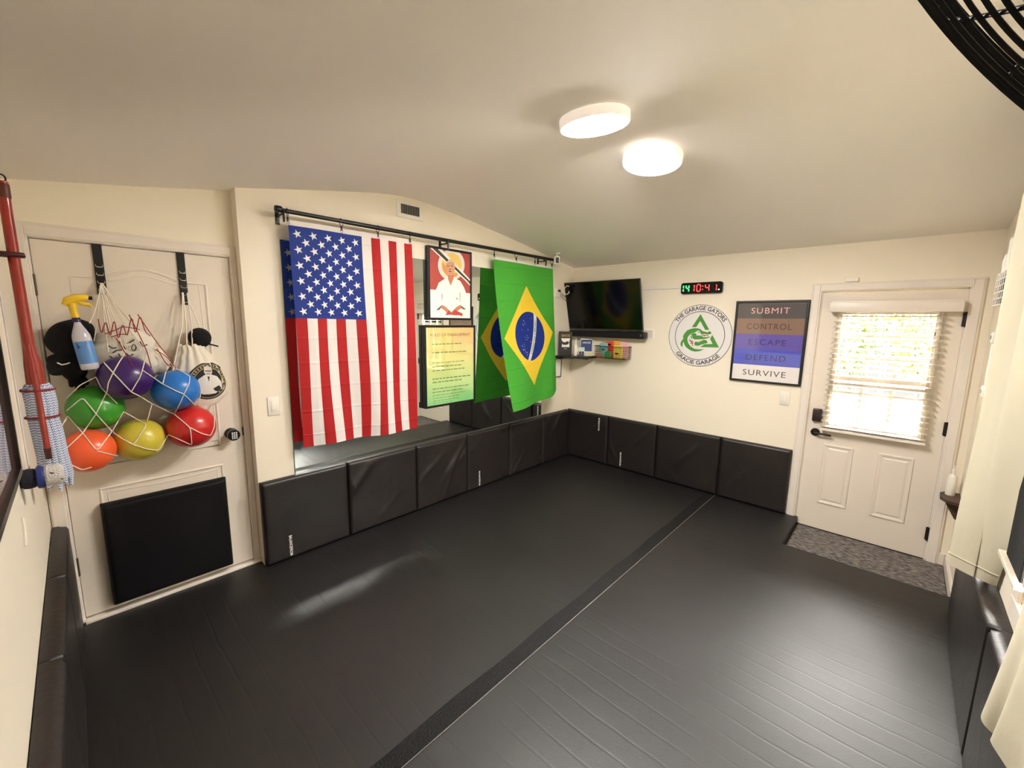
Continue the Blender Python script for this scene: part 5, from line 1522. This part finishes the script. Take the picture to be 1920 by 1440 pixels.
# ================================================================== wall fan at the upper right
FC = Vector((-3.7402, -3.1789, 2.0803)); th_, ph_ = .0031, -.6815; FR = .402
fn_ = Vector((math.cos(ph_)*math.sin(th_), math.cos(ph_)*math.cos(th_), math.sin(ph_)))
fa = fn_.cross(Vector((0, 0, 1))).normalized(); fbv = fn_.cross(fa)
def fp(r, a, d): return FC+fa*(r*math.cos(a))+fbv*(r*math.sin(a))+fn_*d
fan = thing('wall_fan', tuple(FC), 'large black wall fan with round wire guard high at the upper right', 'fan')
M_FAN = mat('black fan enamel', (14, 12, 11), .5, spec=.35)
A64 = np.linspace(0, 2*PI, 73)[:-1]
MB().tube([fp(FR-.003, a, -.002) for a in A64], .006, 10, closed=True).build('guard_rim', M_FAN, fan, smooth=True)
m = MB()
V = []; F_ = []
for d, r in ((-.020, FR), (-.001, FR), (-.001, FR-.003), (-.020, FR-.003)):
    V += [fp(r, a, d) for a in A64]
for q in range(4):
    for k in range(72): F_.append((q*72+k, q*72+(k+1) % 72, ((q+1) % 4)*72+(k+1) % 72, ((q+1) % 4)*72+k))
m.add(V, F_); m.build('guard_band', M_FAN, fan, smooth=True)
def cone(r, side): # height of guard profile
    k = r/FR
    return (.045*(1-k**4)) if side > 0 else (-.020-.10*(1-k**3.0))
for side, nm in ((1, 'front_ring'), (-1, 'rear_ring')):
    for r in np.linspace(.07, FR-.036, 10) if side > 0 else np.linspace(.10, FR-.05, 6):
        MB().tube([fp(r, a, cone(r, side)) for a in A64], .0026, 6, closed=True).build(nm, M_FAN, fan, smooth=True)
    for k in range(16 if side > 0 else 6):
        a = 2*PI*k/(16 if side > 0 else 6)+.2
        MB().tube([fp(r, a, cone(r, side)+(-.0045 if side > 0 else -.003)) for r in np.linspace(.04, FR-.004, 9)], .0026, 6).build('front_spoke' if side > 0 else 'rear_spoke', M_FAN, fan, smooth=True)
def fmat(d): return Matrix((( fa.x, fbv.x, fn_.x, (FC+fn_*d).x), (fa.y, fbv.y, fn_.y, (FC+fn_*d).y), (fa.z, fbv.z, fn_.z, (FC+fn_*d).z), (0, 0, 0, 1)))
MB().lathe([(0, 0), (.05, 0), (.055, .004), (.05, .010), (0, .012)], 32, fmat(.046)).build('badge', M_FAN, fan, smooth=True)
MB().lathe([(0, -.21), (.060, -.21), (.078, -.19), (.08, -.13), (.06, -.122), (0, -.122)], 32, fmat(0)).build('motor', M_FAN, fan, smooth=True)
MB().lathe([(0, -.12), (.04, -.12), (.05, -.11), (.05, -.03), (.03, -.012), (0, -.010)], 24, fmat(0)).build('hub', mat('grey fan plastic', (120, 118, 116), .4), fan, smooth=True)
mbl = mat('grey fan blade', (150, 148, 146), .35)
for k in range(3):
    a0 = 2*PI*k/3+.8
    def bf(u, v, a0=a0):
        r = .045+.30*v; a = a0+(u-.5)*(1.15-.25*v)+.35*v
        return fp(r, a, -.055+(u-.5)*.06)
    def bb(u, v, a0=a0): return Vector(bf(u, v))-fn_*.0025
    m = MB(); m.grid(bf, 14, 12, uv=False); m.grid(bb, 14, 12, uv=False)
    n0 = 15*13
    for i in range(14): m.add([], []); m.f += [(i, i+1, n0+i+1, n0+i), (12*15+i, 12*15+i+1, n0+12*15+i+1, n0+12*15+i)]; m.m += [0, 0]
    for j in range(12): m.f += [(j*15, (j+1)*15, n0+(j+1)*15, n0+j*15), (j*15+14, (j+1)*15+14, n0+(j+1)*15+14, n0+j*15+14)]; m.m += [0, 0]
    m.build('blade', mbl, fan, smooth=True)
wp = Vector((FC.x+.0, WR, 2.36))
m = MB(); b0 = FC-fn_*.205; m.tube([b0, b0-fn_*.03+Vector((-.01, -.02, .01)), Vector((b0.x-.05, WR+.06, b0.z+.02)), Vector((b0.x-.05, WR, b0.z+.02))], .014, 10)
m.box(b0.x-.09, b0.x-.01, WR, WR+.012, b0.z-.04, b0.z+.10, .003); m.build('wall_bracket', M_FAN, fan, smooth=True)

# ================================================================== outside the door and the window
gnd = MB().box(-7, 12, -13, 5, -.40, -.30)
struct(gnd.build('ground', mat('dry lawn', (46, 48, 30), .9, bump=(8, .1))))
struct(MB().box(3.0, 3.2, -13, -5.2, -.30, 3.2).build('added_glare_wall', mat('tan glare wall', (170, 164, 136), .9, bump=(12, .1))))
struct(MB().box(-7, .6, -9, -3.7, -.30, -.285).build('added_bounce_ground', mat('pale bounce ground', (222, 216, 200), .85, bump=(6, .1))))  # unseen pale ground added to bounce daylight through the window onto the ceiling
ml = [mat('bright leaf green', (33, 40, 6), .5), mat('yellow green leaf', (46, 47, 7), .5), mat('deep leaf green', (22, 31, 5), .5)]
for m_ in ml:
    nt, N, L, b = nodes_of(m_)
    tr = N.new('ShaderNodeBsdfTranslucent'); tr.inputs[0].default_value = b.inputs['Base Color'].default_value
    mx = N.new('ShaderNodeMixShader'); mx.inputs[0].default_value = .4
    L.new(b.outputs[0], mx.inputs[1]); L.new(tr.outputs[0], mx.inputs[2]); L.new(mx.outputs[0], N['Material Output'].inputs[0])
def shrub(x, y, z, r, h, n, mi, seed, label):
    R = random.Random(seed)
    t = thing('shrub', (x, y, -.30), label, 'shrub', 'shrubs outside the exterior door')
    m = MB()
    for _ in range(n):
        a = R.uniform(0, 2*PI); e = R.uniform(-1, 1); rr = R.uniform(.45, 1)**.6
        c = Vector((x+r*rr*math.cos(a)*math.sqrt(1-e*e), y+r*rr*math.sin(a)*math.sqrt(1-e*e), z+h*rr*e))
        d = Vector((R.gauss(0, 1), R.gauss(0, 1), R.gauss(0, .8)-.25)).normalized(); s_ = d.orthogonal().normalized(); s_ = (Matrix.Rotation(R.uniform(0, 6.28), 3, d) @ s_)
        L_ = R.uniform(.09, .17); w = L_*.16; nn = d.cross(s_)
        m.add([c, c+d*L_*.4+s_*w+nn*.01, c+d*L_, c+d*L_*.4-s_*w+nn*.01], [(0, 1, 2, 3)])
    m.build('foliage', ml[mi], t, fix=False)
    m = MB()
    for k in range(4):
        a = k*1.6+seed
        m.tube([(x+.03*math.cos(a), y+.03*math.sin(a), -.30), (x+r*.25*math.cos(a), y+r*.25*math.sin(a), (z-.3)*.5), (x+r*.5*math.cos(a), y+r*.5*math.sin(a), z+.3*h)], [.02, .014, .005], 6)
    m.build('stem', mat('brown stem', (92, 76, 54), .8), t, smooth=True)
shrub(3.1, -2.35, 1.65, .50, .75, 900, 0, 1, 'leafy green shrub outside, left in the door glass')
shrub(3.6, -3.38, 1.75, .52, .75, 900, 1, 2, 'yellow green shrub outside, right in the door glass')
shrub(4.95, -2.85, 2.0, .75, .8, 700, 2, 3, 'darker tall shrub outside, behind the other two in the door glass')
